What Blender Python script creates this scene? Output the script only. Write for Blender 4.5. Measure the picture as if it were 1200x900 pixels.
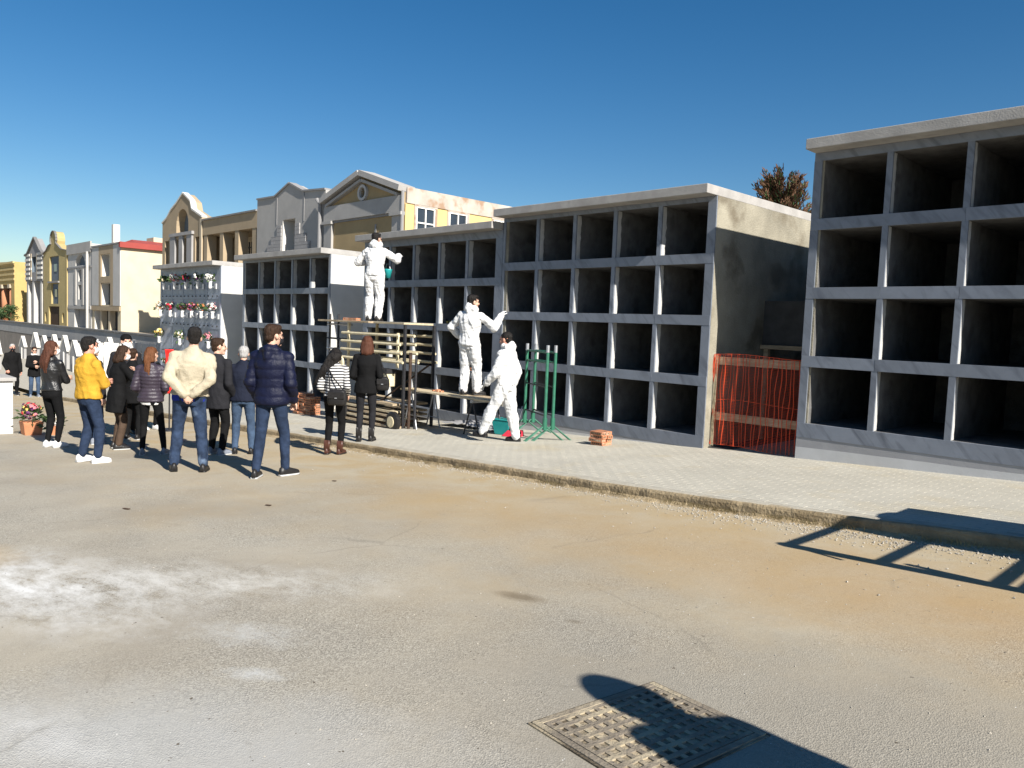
import bpy, bmesh, math, random
from mathutils import Vector, Matrix, noise
from mathutils.geometry import tessellate_polygon
R = math.radians
random.seed(7)
sc = bpy.context.scene
for o in list(bpy.data.objects): bpy.data.objects.remove(o)
C = sc.collection

# ------------------------------------------------------------------ camera, sky, sun, exposure
F_PX, PITCH, ROLL, YAW = 897.34, R(4.17), R(2.331), R(-46.05)
CAM = Vector((0, 0, 1.5))
_F = Vector((math.sin(YAW)*math.cos(PITCH), math.cos(YAW)*math.cos(PITCH), -math.sin(PITCH)))
_R = Vector((math.cos(YAW), -math.sin(YAW), 0)); _U = _R.cross(_F)
_R, _U = _R*math.cos(ROLL)+_U*math.sin(ROLL), -_R*math.sin(ROLL)+_U*math.cos(ROLL)
cd = bpy.data.cameras.new('camera'); cam = bpy.data.objects.new('camera', cd); C.objects.link(cam)
cd.sensor_width = 36; cd.lens = F_PX/1200*36; cd.clip_start = .05; cd.clip_end = 3000
m = Matrix((_R, _U, -_F)).transposed().to_4x4(); m.translation = CAM
cam.matrix_world = m; sc.camera = cam

SUN_EL, SUN_AZ = R(34.5), R(98.5)       # azimuth clockwise from +Y
w = bpy.data.worlds.new('World'); sc.world = w; w.use_nodes = True
nt = w.node_tree; nt.nodes.clear()
sky = nt.nodes.new('ShaderNodeTexSky'); sky.sky_type = 'NISHITA'; sky.sun_disc = False
sky.sun_elevation = SUN_EL; sky.sun_rotation = SUN_AZ; sky.altitude = 300; sky.air_density = 1.0; sky.dust_density = .35; sky.ozone_density = 2.2
bg = nt.nodes.new('ShaderNodeBackground'); bg.inputs[1].default_value = .053
wo = nt.nodes.new('ShaderNodeOutputWorld')
hsv = nt.nodes.new('ShaderNodeHueSaturation'); hsv.inputs['Saturation'].default_value = 1.38   # deep winter-blue sky, the same all round
nt.links.new(sky.outputs[0], hsv.inputs['Color']); nt.links.new(hsv.outputs[0], bg.inputs[0]); nt.links.new(bg.outputs[0], wo.inputs[0])
sd = bpy.data.lights.new('sun', 'SUN'); sd.energy = 5; sd.angle = R(.53); sd.color = (1, .95, .87)
sun = bpy.data.objects.new('sun', sd); C.objects.link(sun)
sv = Vector((math.sin(SUN_AZ)*math.cos(SUN_EL), math.cos(SUN_AZ)*math.cos(SUN_EL), math.sin(SUN_EL)))
sun.rotation_euler = (-sv).to_track_quat('-Z', 'Y').to_euler(); sun.location = (20, -10, 30)
sc.view_settings.view_transform = 'Standard'; sc.view_settings.look = 'None'
sc.view_settings.exposure = .92; sc.view_settings.gamma = 1

# ------------------------------------------------------------------ materials
def mat(name, col, rough=.8, var=.25, scale=6, bump=.15, bscale=40, col2=None, spec=.3, stretch=None, metal=0, detail=6, rand=0.0, stain=None):
    """procedural: base colour broken by two noises, fine bump, optional second colour / stain colour"""
    mt = bpy.data.materials.new(name); mt.use_nodes = True
    t = mt.node_tree; N, L = t.nodes, t.links
    b = N['Principled BSDF']; b.inputs['Roughness'].default_value = rough; b.inputs['Metallic'].default_value = metal
    b.inputs['Specular IOR Level'].default_value = spec
    tc = N.new('ShaderNodeTexCoord'); mp = N.new('ShaderNodeMapping'); L.new(tc.outputs['Object'], mp.inputs[0])
    if stretch: mp.inputs['Scale'].default_value = stretch
    oi = N.new('ShaderNodeObjectInfo')
    ad = N.new('ShaderNodeVectorMath'); ad.operation = 'MULTIPLY_ADD'; ad.inputs[1].default_value = (1, 1, 1)
    cb = N.new('ShaderNodeMath'); cb.operation = 'MULTIPLY'; cb.inputs[1].default_value = 37.0
    L.new(oi.outputs['Random'], cb.inputs[0]); L.new(mp.outputs[0], ad.inputs[0]); L.new(cb.outputs[0], ad.inputs[2])
    n1 = N.new('ShaderNodeTexNoise'); n1.inputs['Scale'].default_value = scale; n1.inputs['Detail'].default_value = detail; n1.inputs['Roughness'].default_value = .62
    L.new(ad.outputs[0], n1.inputs['Vector'])
    cr = N.new('ShaderNodeValToRGB'); cr.color_ramp.elements[0].position = .3; cr.color_ramp.elements[1].position = .7
    c2 = col2 or tuple(c*(1-var) for c in col)
    c1 = col if col2 else tuple(min(1, c*(1+var*.5)) for c in col)
    cr.color_ramp.elements[0].color = (*c2, 1); cr.color_ramp.elements[1].color = (*c1, 1)
    L.new(n1.outputs[0], cr.inputs[0]); out = cr.outputs[0]
    if stain:
        n3 = N.new('ShaderNodeTexNoise'); n3.inputs['Scale'].default_value = stain[1]; n3.inputs['Detail'].default_value = 4
        L.new(ad.outputs[0], n3.inputs['Vector'])
        r3 = N.new('ShaderNodeValToRGB'); r3.color_ramp.elements[0].position = stain[2]; r3.color_ramp.elements[1].position = stain[2]+.12
        L.new(n3.outputs[0], r3.inputs[0])
        mx = N.new('ShaderNodeMixRGB'); mx.inputs[2].default_value = (*stain[0], 1)
        L.new(r3.outputs[0], mx.inputs[0]); L.new(out, mx.inputs[1]); out = mx.outputs[0]
    if rand:
        hs = N.new('ShaderNodeHueSaturation'); mr = N.new('ShaderNodeMapRange')
        mr.inputs[3].default_value = 1-rand; mr.inputs[4].default_value = 1+rand
        L.new(oi.outputs['Random'], mr.inputs[0]); L.new(mr.outputs[0], hs.inputs['Value']); L.new(out, hs.inputs['Color']); out = hs.outputs[0]
    L.new(out, b.inputs['Base Color'])
    if bump:
        n2 = N.new('ShaderNodeTexNoise'); n2.inputs['Scale'].default_value = bscale; n2.inputs['Detail'].default_value = 4
        L.new(ad.outputs[0], n2.inputs['Vector'])
        bp = N.new('ShaderNodeBump'); bp.inputs['Strength'].default_value = bump; bp.inputs['Distance'].default_value = .02
        L.new(n2.outputs[0], bp.inputs['Height']); L.new(bp.outputs[0], b.inputs['Normal'])
    return mt

def marble_mat(name, base=(.18, .20, .237), dark=(.10, .112, .138)):
    mt = mat(name, base, rough=.42, var=.12, scale=5, bump=.03, bscale=60, spec=.4, rand=.09)
    t = mt.node_tree; N, L = t.nodes, t.links; b = N['Principled BSDF']
    src = b.inputs['Base Color'].links[0].from_socket
    tc = N['Texture Coordinate']; mp = N.new('ShaderNodeMapping'); mp.inputs['Rotation'].default_value = (0, R(38), 0)
    oi = N['Object Info']; cb = N.new('ShaderNodeMath'); cb.operation = 'MULTIPLY'; cb.inputs[1].default_value = 23.
    ad = N.new('ShaderNodeVectorMath'); ad.operation = 'MULTIPLY_ADD'; ad.inputs[1].default_value = (1, 1, 1)
    L.new(oi.outputs['Random'], cb.inputs[0]); L.new(tc.outputs['Object'], ad.inputs[0]); L.new(cb.outputs[0], ad.inputs[2]); L.new(ad.outputs[0], mp.inputs[0])
    wv = N.new('ShaderNodeTexNoise'); wv.inputs['Scale'].default_value = 2.4; wv.inputs['Detail'].default_value = 7; wv.inputs['Roughness'].default_value = .55; wv.inputs['Distortion'].default_value = 1.1
    st = N.new('ShaderNodeMapping'); st.inputs['Scale'].default_value = (2.6, 1, .5); L.new(mp.outputs[0], st.inputs[0]); L.new(st.outputs[0], wv.inputs['Vector'])
    cr = N.new('ShaderNodeValToRGB'); cr.color_ramp.elements[0].position = .50; cr.color_ramp.elements[1].position = .74
    cr.color_ramp.elements[0].color = (0, 0, 0, 1); L.new(wv.outputs[0], cr.inputs[0])
    mx = N.new('ShaderNodeMixRGB'); mx.inputs[2].default_value = (*dark, 1); L.new(cr.outputs[0], mx.inputs[0]); L.new(src, mx.inputs[1])
    L.new(mx.outputs[0], b.inputs['Base Color'])
    return mt

def stripe_mat(name, c1, c2, period):
    mt = mat(name, c1, bump=.1, bscale=120)
    t = mt.node_tree; N, L = t.nodes, t.links; b = N['Principled BSDF']
    tc = N['Texture Coordinate']; sp = N.new('ShaderNodeSeparateXYZ'); L.new(tc.outputs['Object'], sp.inputs[0])
    nz = N.new('ShaderNodeTexNoise'); nz.inputs['Scale'].default_value = 5; L.new(tc.outputs['Object'], nz.inputs['Vector'])
    a = N.new('ShaderNodeMath'); a.operation = 'MULTIPLY_ADD'; a.inputs[1].default_value = .04; L.new(nz.outputs[0], a.inputs[0]); L.new(sp.outputs[2], a.inputs[2])
    d = N.new('ShaderNodeMath'); d.operation = 'DIVIDE'; d.inputs[1].default_value = period; L.new(a.outputs[0], d.inputs[0])
    f = N.new('ShaderNodeMath'); f.operation = 'FRACT'; L.new(d.outputs[0], f.inputs[0])
    g = N.new('ShaderNodeMath'); g.operation = 'GREATER_THAN'; g.inputs[1].default_value = .5; L.new(f.outputs[0], g.inputs[0])
    mx = N.new('ShaderNodeMixRGB'); mx.inputs[1].default_value = (*c1, 1); mx.inputs[2].default_value = (*c2, 1); L.new(g.outputs[0], mx.inputs[0])
    L.new(mx.outputs[0], b.inputs['Base Color']); return mt

def fabric(name, col, rough=.85, var=.22, bump=.35, spec=.12, **k): return mat(name, col, rough, var, 9, bump, 55, spec=spec, **k)

def road_mat():
    mt = bpy.data.materials.new('road_asphalt'); mt.use_nodes = True
    t = mt.node_tree; N, L = t.nodes, t.links; b = N['Principled BSDF']; b.inputs['Roughness'].default_value = .88; b.inputs['Specular IOR Level'].default_value = .25
    tc = N.new('ShaderNodeTexCoord'); P = tc.outputs['Object']
    def nz(scale, det=5, rough=.6, dist=0, off=(0, 0, 0), st=(1, 1, 1)):
        mp = N.new('ShaderNodeMapping'); mp.inputs['Location'].default_value = off; mp.inputs['Scale'].default_value = st; L.new(P, mp.inputs[0])
        n = N.new('ShaderNodeTexNoise'); n.inputs['Scale'].default_value = scale; n.inputs['Detail'].default_value = det; n.inputs['Roughness'].default_value = rough; n.inputs['Distortion'].default_value = dist
        L.new(mp.outputs[0], n.inputs['Vector']); return n.outputs[0]
    def ramp(v, a, c, ca=(0, 0, 0), cc=(1, 1, 1)):
        r = N.new('ShaderNodeValToRGB'); r.color_ramp.elements[0].position = a; r.color_ramp.elements[1].position = c
        r.color_ramp.elements[0].color = (*ca, 1); r.color_ramp.elements[1].color = (*cc, 1); L.new(v, r.inputs[0]); return r.outputs[0]
    def mix(f, a, c, mode='MIX'):
        x = N.new('ShaderNodeMixRGB'); x.blend_type = mode
        for i, v in enumerate((f, a, c)):
            if isinstance(v, (int, float)): x.inputs[i].default_value = v
            elif isinstance(v, tuple): x.inputs[i].default_value = (*v, 1)
            else: L.new(v, x.inputs[i])
        return x.outputs[0]
    def mth(op, a, c=None):
        x = N.new('ShaderNodeMath'); x.operation = op
        for i, v in enumerate((a, c)):
            if v is None: continue
            if isinstance(v, (int, float)): x.inputs[i].default_value = v
            else: L.new(v, x.inputs[i])
        return x.outputs[0]
    def patch(cx, cy, rx, ry, ang=0, soft=.5, warp=.35, seed=0):
        """soft irregular stain of its own shape: 1 in the middle, 0 outside"""
        mp = N.new('ShaderNodeMapping'); mp.vector_type = 'TEXTURE'; mp.inputs['Location'].default_value = (cx, cy, 0)
        mp.inputs['Rotation'].default_value = (0, 0, R(ang)); mp.inputs['Scale'].default_value = (rx, ry, 1000)
        L.new(P, mp.inputs[0])
        ln = N.new('ShaderNodeVectorMath'); ln.operation = 'LENGTH'; L.new(mp.outputs[0], ln.inputs[0])
        wn = nz(1.7/max(rx, ry)*1.5, 6, .68, .4, (seed*3.1, seed*1.7, 0))
        d = mth('ADD', ln.outputs[1], mth('MULTIPLY', mth('SUBTRACT', wn, .5), warp*4))
        mr = N.new('ShaderNodeMapRange'); mr.inputs[1].default_value = 1+soft*.5; mr.inputs[2].default_value = 1-soft; L.new(d, mr.inputs[0])
        return mr.outputs[0]
    col = mix(ramp(nz(.55, 5, .6, .3), .38, .64), (.32, .282, .222), (.43, .385, .305))
    # sandy dust carried along the kerb
    dx = N.new('ShaderNodeSeparateXYZ'); L.new(P, dx.inputs[0])
    sand = N.new('ShaderNodeMapRange'); sand.inputs[1].default_value = 2.2; sand.inputs[2].default_value = 5.6
    L.new(mth('ADD', dx.outputs[1], mth('MULTIPLY', mth('SUBTRACT', nz(.7, 5, .6), .5), 5.)), sand.inputs[0])
    col = mix(mth('MULTIPLY', sand.outputs[0], .85), col, mix(ramp(nz(1.3, 6, .65, .4, (2, 8, 0)), .38, .62), (.44, .325, .17), (.47, .40, .28)))
    col = mix(mth('MULTIPLY', patch(-1.4, 5.2, 1.8, .9, 0, .9, .4, 2), .6), col, (.41, .27, .13))
    col = mix(mth('MULTIPLY', patch(-4.2, 5.1, 2.8, 1.0, 0, .9, .4, 3), .6), col, (.42, .30, .16))
    # exposed aggregate
    vo = N.new('ShaderNodeTexVoronoi'); vo.inputs['Scale'].default_value = 150; L.new(P, vo.inputs['Vector'])
    spk = N.new('ShaderNodeSeparateXYZ'); L.new(vo.outputs['Color'], spk.inputs[0])
    fine = ramp(nz(240, 2), .3, .7)
    agg = mth('MULTIPLY', mth('SUBTRACT', 1.0, mth('MULTIPLY', sand.outputs[0], .75)), ramp(nz(.9, 4, .6, 0, (7, 3, 0)), .32, .6))
    col = mix(mth('MULTIPLY', agg, .45), col, ramp(spk.outputs[0], .1, .95, (.10, .095, .085), (.60, .565, .48)))
    col = mix(.28, col, mix(1., col, fine, 'MULTIPLY'))
    # lime and cement spilled on the left
    ph = ramp(nz(3.4, 10, .74, .1, (4, 9, 0), (1, 2.0, 1)), .36, .62)
    col = mix(mth('MULTIPLY', mth('MULTIPLY', patch(-5.5, 1.05, 1.3, .55, 18, .8, .25, 5), ph), 1.), col, (.64, .63, .60))
    col = mix(mth('MULTIPLY', mth('MULTIPLY', patch(-4.75, 2.0, 1.0, .38, 38, .9, .35, 6), ph), .75), col, (.60, .58, .53))
    col = mix(mth('MULTIPLY', mth('MULTIPLY', patch(-3.7, 1.75, .28, .14, 30, .9, .35, 7), ph), .8), col, (.52, .52, .50))
    col = mix(mth('MULTIPLY', mth('MULTIPLY', patch(-3.2, 1.55, .16, .07, 40, .8, .35, 8), ph), .9), col, (.52, .52, .50))
    col = mix(mth('MULTIPLY', patch(-2.75, 1.0, 1.15, .5, 32, .7, .3, 9), .65), col, (.395, .395, .38))
    col = mix(mth('MULTIPLY', mth('MULTIPLY', patch(-3.3, .62, .7, .22, 25, .8, .35, 15), ph), .6), col, (.54, .53, .50))
    col = mix(mth('MULTIPLY', patch(-6.6, 1.0, .5, .2, 10, .8, .3, 11), .6), col, (.44, .31, .15))
    # damp oily spot
    col = mix(mth('MULTIPLY', patch(-3.24, 3.27, .17, .075, 15, .6, .22, 10), .75), col, (.155, .12, .075))
    col = mix(mth('MULTIPLY', patch(-2.72, 3.18, .05, .03, 15, .6, .2, 12), .6), col, (.15, .12, .08))
    # older, greyer asphalt patch by the drain
    col = mix(mth('MULTIPLY', patch(-.9, 2.9, 1.7, 1.15, 10, .5, .3, 14), .6), col, (.26, .24, .20))
    col = mix(mth('MULTIPLY', ramp(nz(9, 6, .75), .62, .74), .35), col, (.16, .145, .12))
    for sd_, th, cc in ((31, .735, (.12, .10, .075)), (47, .75, (.62, .6, .55))):      # scattered dark crumbs and pale grit
        col = mix(ramp(nz(sd_, 2, .5, 0, (sd_, 3, 0)), th, th+.02), col, cc)
    ck = N.new('ShaderNodeTexVoronoi'); ck.feature = 'DISTANCE_TO_EDGE'; ck.inputs['Scale'].default_value = .42
    wp = N.new('ShaderNodeVectorMath'); wp.operation = 'MULTIPLY_ADD'; wp.inputs[1].default_value = (.5, .5, 0); nn = N.new('ShaderNodeTexNoise'); nn.inputs['Scale'].default_value = 1.4; nn.inputs['Detail'].default_value = 6; L.new(P, nn.inputs['Vector']); L.new(nn.outputs['Color'], wp.inputs[0]); L.new(P, wp.inputs[2]); L.new(wp.outputs[0], ck.inputs['Vector'])
    crack = mth('MULTIPLY', ramp(ck.outputs['Distance'], .0015, .006, (1, 1, 1), (0, 0, 0)), ramp(nz(.8, 3, .5, 0, (12, 5, 0)), .50, .60))
    col = mix(mth('MULTIPLY', crack, .3), col, (.13, .115, .09))
    L.new(col, b.inputs['Base Color'])
    bp = N.new('ShaderNodeBump'); bp.inputs['Strength'].default_value = .5; bp.inputs['Distance'].default_value = .006
    hh = mth('ADD', mth('MULTIPLY', vo.outputs['Distance'], agg), mth('MULTIPLY', nz(18, 6, .7), .8)); L.new(hh, bp.inputs['Height']); L.new(bp.outputs[0], b.inputs['Normal'])
    return mt

M = {}
M['road'] = road_mat()
M['paver'] = mat('pale_concrete_paver', (.43, .405, .34), .9, .12, 1.1, .25, 90, stain=((.41, .37, .285), 1.2, .56))
M['pavebed'] = mat('paver_joint_sand', (.40, .37, .305), .95, .2, 8, .2)
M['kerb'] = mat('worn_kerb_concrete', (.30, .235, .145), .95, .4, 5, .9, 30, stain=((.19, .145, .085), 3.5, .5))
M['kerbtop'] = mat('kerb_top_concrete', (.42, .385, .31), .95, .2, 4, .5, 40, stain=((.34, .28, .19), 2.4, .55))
M['soil'] = mat('sandy_soil', (.36, .28, .17), .95, .4, 7, .8, 40, stain=((.24, .18, .10), 6, .55))
M['marble'] = marble_mat('blue_grey_veined_marble')
M['marble_side'] = marble_mat('grey_plaque_marble', (.25, .28, .34), (.17, .19, .235))
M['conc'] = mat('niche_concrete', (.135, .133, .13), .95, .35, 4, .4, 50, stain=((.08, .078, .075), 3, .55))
M['mortar'] = mat('pale_mortar', (.46, .455, .44), .95, .15, 8, .4, 60)
M['slab'] = mat('roof_slab_concrete', (.36, .345, .325), .9, .2, 3, .18, 60, stain=((.31, .295, .28), 5, .58))
M['rawconc'] = mat('raw_stained_concrete', (.285, .262, .205), .95, .3, 1.8, .6, 45, stain=((.16, .138, .10), 1.5, .54))
M['plaster'] = mat('white_plaster', (.52, .51, .48), .9, .1, 2, .25, 60, stain=((.52, .50, .46), 1.5, .6))
M['plinth'] = mat('pale_grey_plinth_plaster', (.52, .52, .52), .9, .1, 3, .2, 80)
M['plinth2'] = mat('grey_cement_plinth', (.31, .31, .32), .9, .12, 3, .2, 80)
M['darkvoid'] = mat('shade_dark_concrete', (.07, .068, .065), .95, .3, 4)  # near-black colour stands in for deep shade in the bay and chapel openings
M['wood'] = mat('weathered_board', (.42, .33, .22), .85, .4, 4, .4, 60, stretch=(1, 6, 6))
M['wood2'] = mat('pale_batten', (.55, .46, .31), .8, .3, 4, .4, 60, stretch=(1, 6, 6))
M['cream_steel'] = mat('chipped_cream_paint', (.62, .54, .36), .6, .25, 12, .2, 60, stain=((.25, .16, .08), 14, .66))
M['rust'] = mat('rusty_steel', (.075, .048, .034), .75, .45, 14, .4, 80, metal=.3)
M['darksteel'] = mat('dark_steel', (.05, .05, .055), .5, .3, 14, .1, 80, metal=.6)
M['steel'] = mat('galvanised_steel', (.42, .43, .45), .45, .2, 20, .08, 80, metal=.7)
M['green'] = mat('green_enamel', (.025, .14, .085), .45, .25, 12, .12, 60, spec=.5)
M['net'] = mat('orange_plastic_net', (.60, .065, .018), .6, .2, 10, 0)
M['brick'] = mat('terracotta_brick', (.50, .21, .11), .9, .3, 14, .4, 70, rand=.14, stain=((.58, .36, .26), 8, .6))
M['iron'] = mat('cast_iron_dusty', (.22, .185, .14), .75, .3, 16, .4, 70, stain=((.38, .32, .22), 2.6, .48))
M['irondark'] = mat('recess_dirt_and_shade', (.11, .088, .06), .95, .35, 30, .5, 70, stain=((.36, .30, .205), 2.6, .50))  # dirt in the drain recess; the same dark stands for shade in brick holes
M['grass'] = mat('dry_grass_blades', (.36, .29, .15), .9, .4, 3, 0)
M['stone'] = mat('loose_gravel', (.36, .33, .28), .9, .35, 3, .2, 60)
M['skin'] = mat('skin', (.55, .33, .24), .55, .15, 14, .05, 90, spec=.35)
M['skin_red'] = mat('skin_flushed', (.50, .25, .18), .55, .15, 14, .05, 90, spec=.35)
M['eye'] = mat('eye_dark', (.05, .035, .03), .3, .1)
M['lip'] = mat('lip', (.38, .15, .12), .5, .1)
M['glove'] = mat('grey_white_work_glove', (.55, .55, .54), .9, .3, 20, .3)
M['mask'] = mat('white_face_mask', (.75, .78, .80), .9, .08, 12, .25)
def hairm(n, c): return mat(n, c, .6, .4, 60, .7, 130, spec=.2, stretch=(1, 1, .12))
M['hair_black'] = hairm('hair_black', (.012, .010, .009)); M['hair_brown'] = hairm('hair_brown', (.035, .018, .010))
M['hair_auburn'] = hairm('hair_auburn', (.085, .032, .018)); M['hair_red'] = hairm('hair_redbrown', (.13, .05, .02)); M['hair_grey'] = hairm('hair_grey', (.38, .37, .36))
M['navy'] = fabric('navy_puffer_nylon', (.005, .0068, .024), .55, .2, .25, spec=.2); M['beige'] = fabric('ivory_cotton', (.41, .36, .265))
M['yellow'] = fabric('mustard_cotton', (.47, .265, .03)); M['black'] = fabric('black_wool', (.007, .007, .0075)); M['leather'] = fabric('black_leather', (.012, .012, .013), .35, spec=.55)
M['charcoal'] = fabric('charcoal_cloth', (.018, .018, .021)); M['plum'] = fabric('grey_plum_puffer', (.038, .029, .042), .45, .2, .25, spec=.35)
M['darkblue'] = fabric('dark_blue_jacket', (.012, .015, .028)); M['jeans'] = fabric('blue_denim', (.022, .035, .068), var=.45); M['jeansdark'] = fabric('faded_dark_denim', (.028, .045, .085), var=.6, stain=((.14, .19, .27), 3.5, .58))
M['jeanslight'] = fabric('mid_blue_denim', (.05, .08, .135), var=.4); M['white'] = fabric('white_disposable_coverall', (.60, .60, .60), .75, .05, .4)
M['whitecloth'] = fabric('white_cotton', (.74, .73, .71)); M['brownwool'] = fabric('brown_wool', (.075, .05, .035)); M['royal'] = fabric('royal_blue_cotton', (.02, .035, .26))
M['stripe'] = stripe_mat('striped_knit', (.60, .59, .57), (.03, .03, .033), .042)
M['shoe_white'] = mat('white_trainer', (.70, .69, .67), .6, .12, 20, .2); M['shoe_black'] = mat('black_shoe', (.018, .017, .017), .4, .3, 20, .15); M['shoe_brown'] = mat('brown_boot', (.07, .028, .02), .4, .3, 20, .15)
M['shoe_grey'] = mat('grey_trainer', (.20, .22, .26), .6, .3, 25, .2); M['sole'] = mat('rubber_sole', (.45, .45, .44), .7, .2)
M['teal'] = mat('teal_plastic', (.02, .30, .30), .4, .15, 8, .05); M['redplastic'] = mat('red_plastic', (.50, .03, .055), .4, .15, 8, .05); M['redcloth'] = fabric('bright_red_cloth', (.75, .025, .02))
M['leaf'] = mat('leaf_green', (.05, .09, .03), .6, .5, 5, 0, rand=.2); M['conifer'] = mat('brown_conifer', (.125, .065, .035), .85, .5, 3, 0)
M['bark'] = mat('bark', (.07, .05, .035), .9, .3, 10, .6); M['terracotta'] = mat('terracotta_pot', (.48, .2, .1), .85, .2, 8, .2)
for n, c in dict(fl_red=(.45, .02, .05), fl_pink=(.6, .2, .24), fl_white=(.78, .76, .7), fl_yellow=(.68, .45, .12), fl_purple=(.13, .03, .12), fl_orange=(.5, .18, .06), fl_cream=(.7, .6, .38)).items(): M[n] = mat(n, c, .7, .3, 30, 0)
M['glass'] = mat('dark_window_glass', (.03, .038, .05), .12, .2, 2, 0, spec=.6); M['winframe'] = mat('white_window_frame', (.75, .74, .70), .5, .06)
def wall(n, c, v=.12, st=None): return mat(n, c, .92, v, 1.3, .2, 30, stain=st)
M['ochre'] = wall('ochre_plaster', (.46, .33, .13)); M['ochre2'] = wall('light_ochre_plaster', (.52, .40, .19)); M['orange'] = wall('terracotta_column_plaster', (.42, .19, .10))
M['yellowwall'] = wall('mustard_yellow_plaster', (.41, .325, .15)); M['greywall'] = wall('grey_plaster', (.36, .345, .325)); M['palegrey'] = wall('pale_grey_plaster', (.47, .455, .43)); M['darkgrey'] = wall('dark_grey_trim', (.25, .245, .245))
M['cream'] = wall('cream_plaster', (.56, .48, .335)); M['tan'] = wall('tan_plaster', (.36, .28, .185)); M['tan2'] = wall('light_tan_plaster', (.46, .385, .28)); M['paleyellow'] = wall('pale_yellow_plaster', (.60, .44, .19)); M['sand'] = wall('sand_plaster', (.36, .265, .14))
M['whitewall'] = wall('white_trim_plaster', (.58, .56, .52)); M['wornband'] = wall('worn_pinkish_band', (.44, .385, .33), .3, ((.30, .2, .135), 2.0, .52)); M['redroof'] = wall('red_roof_tile', (.30, .06, .05)); M['greyroof'] = wall('grey_roof', (.22, .21, .20))
M['slate'] = wall('slate_panel', (.12, .15, .18)); M['block'] = wall('grey_stone_block', (.31, .30, .295), .15); M['coping'] = wall('wall_coping', (.16, .155, .15)); M['retwall'] = wall('grey_brown_retaining_wall', (.21, .185, .16), .2); M['retband'] = wall('grey_wall_band', (.30, .295, .29))
M['earth'] = mat('dusty_ground', (.33, .285, .22), .95, .25, .6, .3, 20); M['hill'] = mat('distant_hillside', (.12, .115, .08), .95, .4, .03, 0)

# ------------------------------------------------------------------ mesh helpers
class MB:
    def __init__(s): s.v = []; s.f = []; s.mi = []; s.cur = 0
    def _add(s, vs, fs):
        o = len(s.v); s.v += [tuple(v) for v in vs]; s.f += [tuple(i+o for i in f) for f in fs]; s.mi += [s.cur]*len(fs); return s
    def box(s, x0, x1, y0, y1, z0, z1):
        return s._add([(x0, y0, z0), (x1, y0, z0), (x1, y1, z0), (x0, y1, z0), (x0, y0, z1), (x1, y0, z1), (x1, y1, z1), (x0, y1, z1)],
                      [(0, 3, 2, 1), (4, 5, 6, 7), (0, 1, 5, 4), (1, 2, 6, 5), (2, 3, 7, 6), (3, 0, 4, 7)])
    def hexa(s, b, t):   # bottom 4, top 4 corner points ccw from above
        return s._add(list(b)+list(t), [(0, 3, 2, 1), (4, 5, 6, 7), (0, 1, 5, 4), (1, 2, 6, 5), (2, 3, 7, 6), (3, 0, 4, 7)])
    def loft(s, rings, cap=True, closed=True):
        n = len(rings[0]); vs = [p for r in rings for p in r]; fs = []
        for k in range(len(rings)-1):
            for i in range(n if closed else n-1):
                j = (i+1) % n; fs.append((k*n+i, k*n+j, (k+1)*n+j, (k+1)*n+i))
        if cap:
            fs.append(tuple(reversed(range(n)))); fs.append(tuple((len(rings)-1)*n+i for i in range(n)))
        return s._add(vs, fs)
    def tube(s, pts, r, n=8, cap=True):
        pts = [Vector(p) for p in pts]; rs = r if isinstance(r, (list, tuple)) else [r]*len(pts); rings = []; up = None
        for i, p in enumerate(pts):
            d = (pts[min(i+1, len(pts)-1)]-pts[max(i-1, 0)]).normalized()
            if up is None: up = Vector((0, 0, 1)) if abs(d.z) < .9 else Vector((0, 1, 0))
            a = d.cross(up).normalized(); b = a.cross(d).normalized(); up = b
            rings.append([p+(a*math.cos(t)+b*math.sin(t))*rs[i] for t in [2*math.pi*k/n for k in range(n)]])
        return s.loft(rings, cap)
    def bone(s, p0, p1, r0, r1, n=12):
        """tapered limb with rounded ends"""
        p0, p1 = Vector(p0), Vector(p1); d = (p1-p0)
        if d.length < 1e-5: d = Vector((0, 0, 1e-3))
        d.normalize(); P = []; Q = []
        for a in (80, 55, 28): P.append(p0-d*r0*math.sin(R(a))); Q.append(r0*math.cos(R(a)))
        P += [p0, p1]; Q += [r0, r1]
        for a in (28, 55, 80): P.append(p1+d*r1*math.sin(R(a))); Q.append(r1*math.cos(R(a)))
        return s.tube(P, Q, n)
    def ell(s, c, r, rot=None, n=14, m=9):
        c = Vector(c); rings = []
        for k in range(1, m):
            th = math.pi*k/m; ring = []
            for i in range(n):
                ph = 2*math.pi*i/n; v = Vector((r[0]*math.sin(th)*math.cos(ph), r[1]*math.sin(th)*math.sin(ph), -r[2]*math.cos(th)))
                if rot: v = rot @ v
                ring.append(c+v)
            rings.append(ring)
        return s.loft(rings)
    def cyl(s, x, y, z0, z1, r, n=12, r1=None):
        r1 = r if r1 is None else r1
        return s.loft([[(x+q*math.cos(2*math.pi*i/n), y+q*math.sin(2*math.pi*i/n), z) for i in range(n)] for z, q in ((z0, r), (z1, r1))])
    def mesh(s, name, mats):
        me = bpy.data.meshes.new(name); me.from_pydata(s.v, [], s.f)
        for k in (mats if isinstance(mats, (list, tuple)) else [mats]): me.materials.append(M[k] if isinstance(k, str) else k)
        if any(s.mi): me.polygons.foreach_set('material_index', s.mi)
        return me
    def build(s, name, mats, parent=None, smooth=False, loc=None, bevel=0):
        me = s.mesh(name, mats)
        if smooth: me.polygons.foreach_set('use_smooth', [True]*len(me.polygons))
        o = bpy.data.objects.new(name, me); C.objects.link(o)
        if parent: o.parent = parent
        if loc: o.location = loc
        if bevel:
            b = o.modifiers.new('bevel', 'BEVEL'); b.width = bevel; b.segments = 2; b.limit_method = 'ANGLE'
        return o
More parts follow.
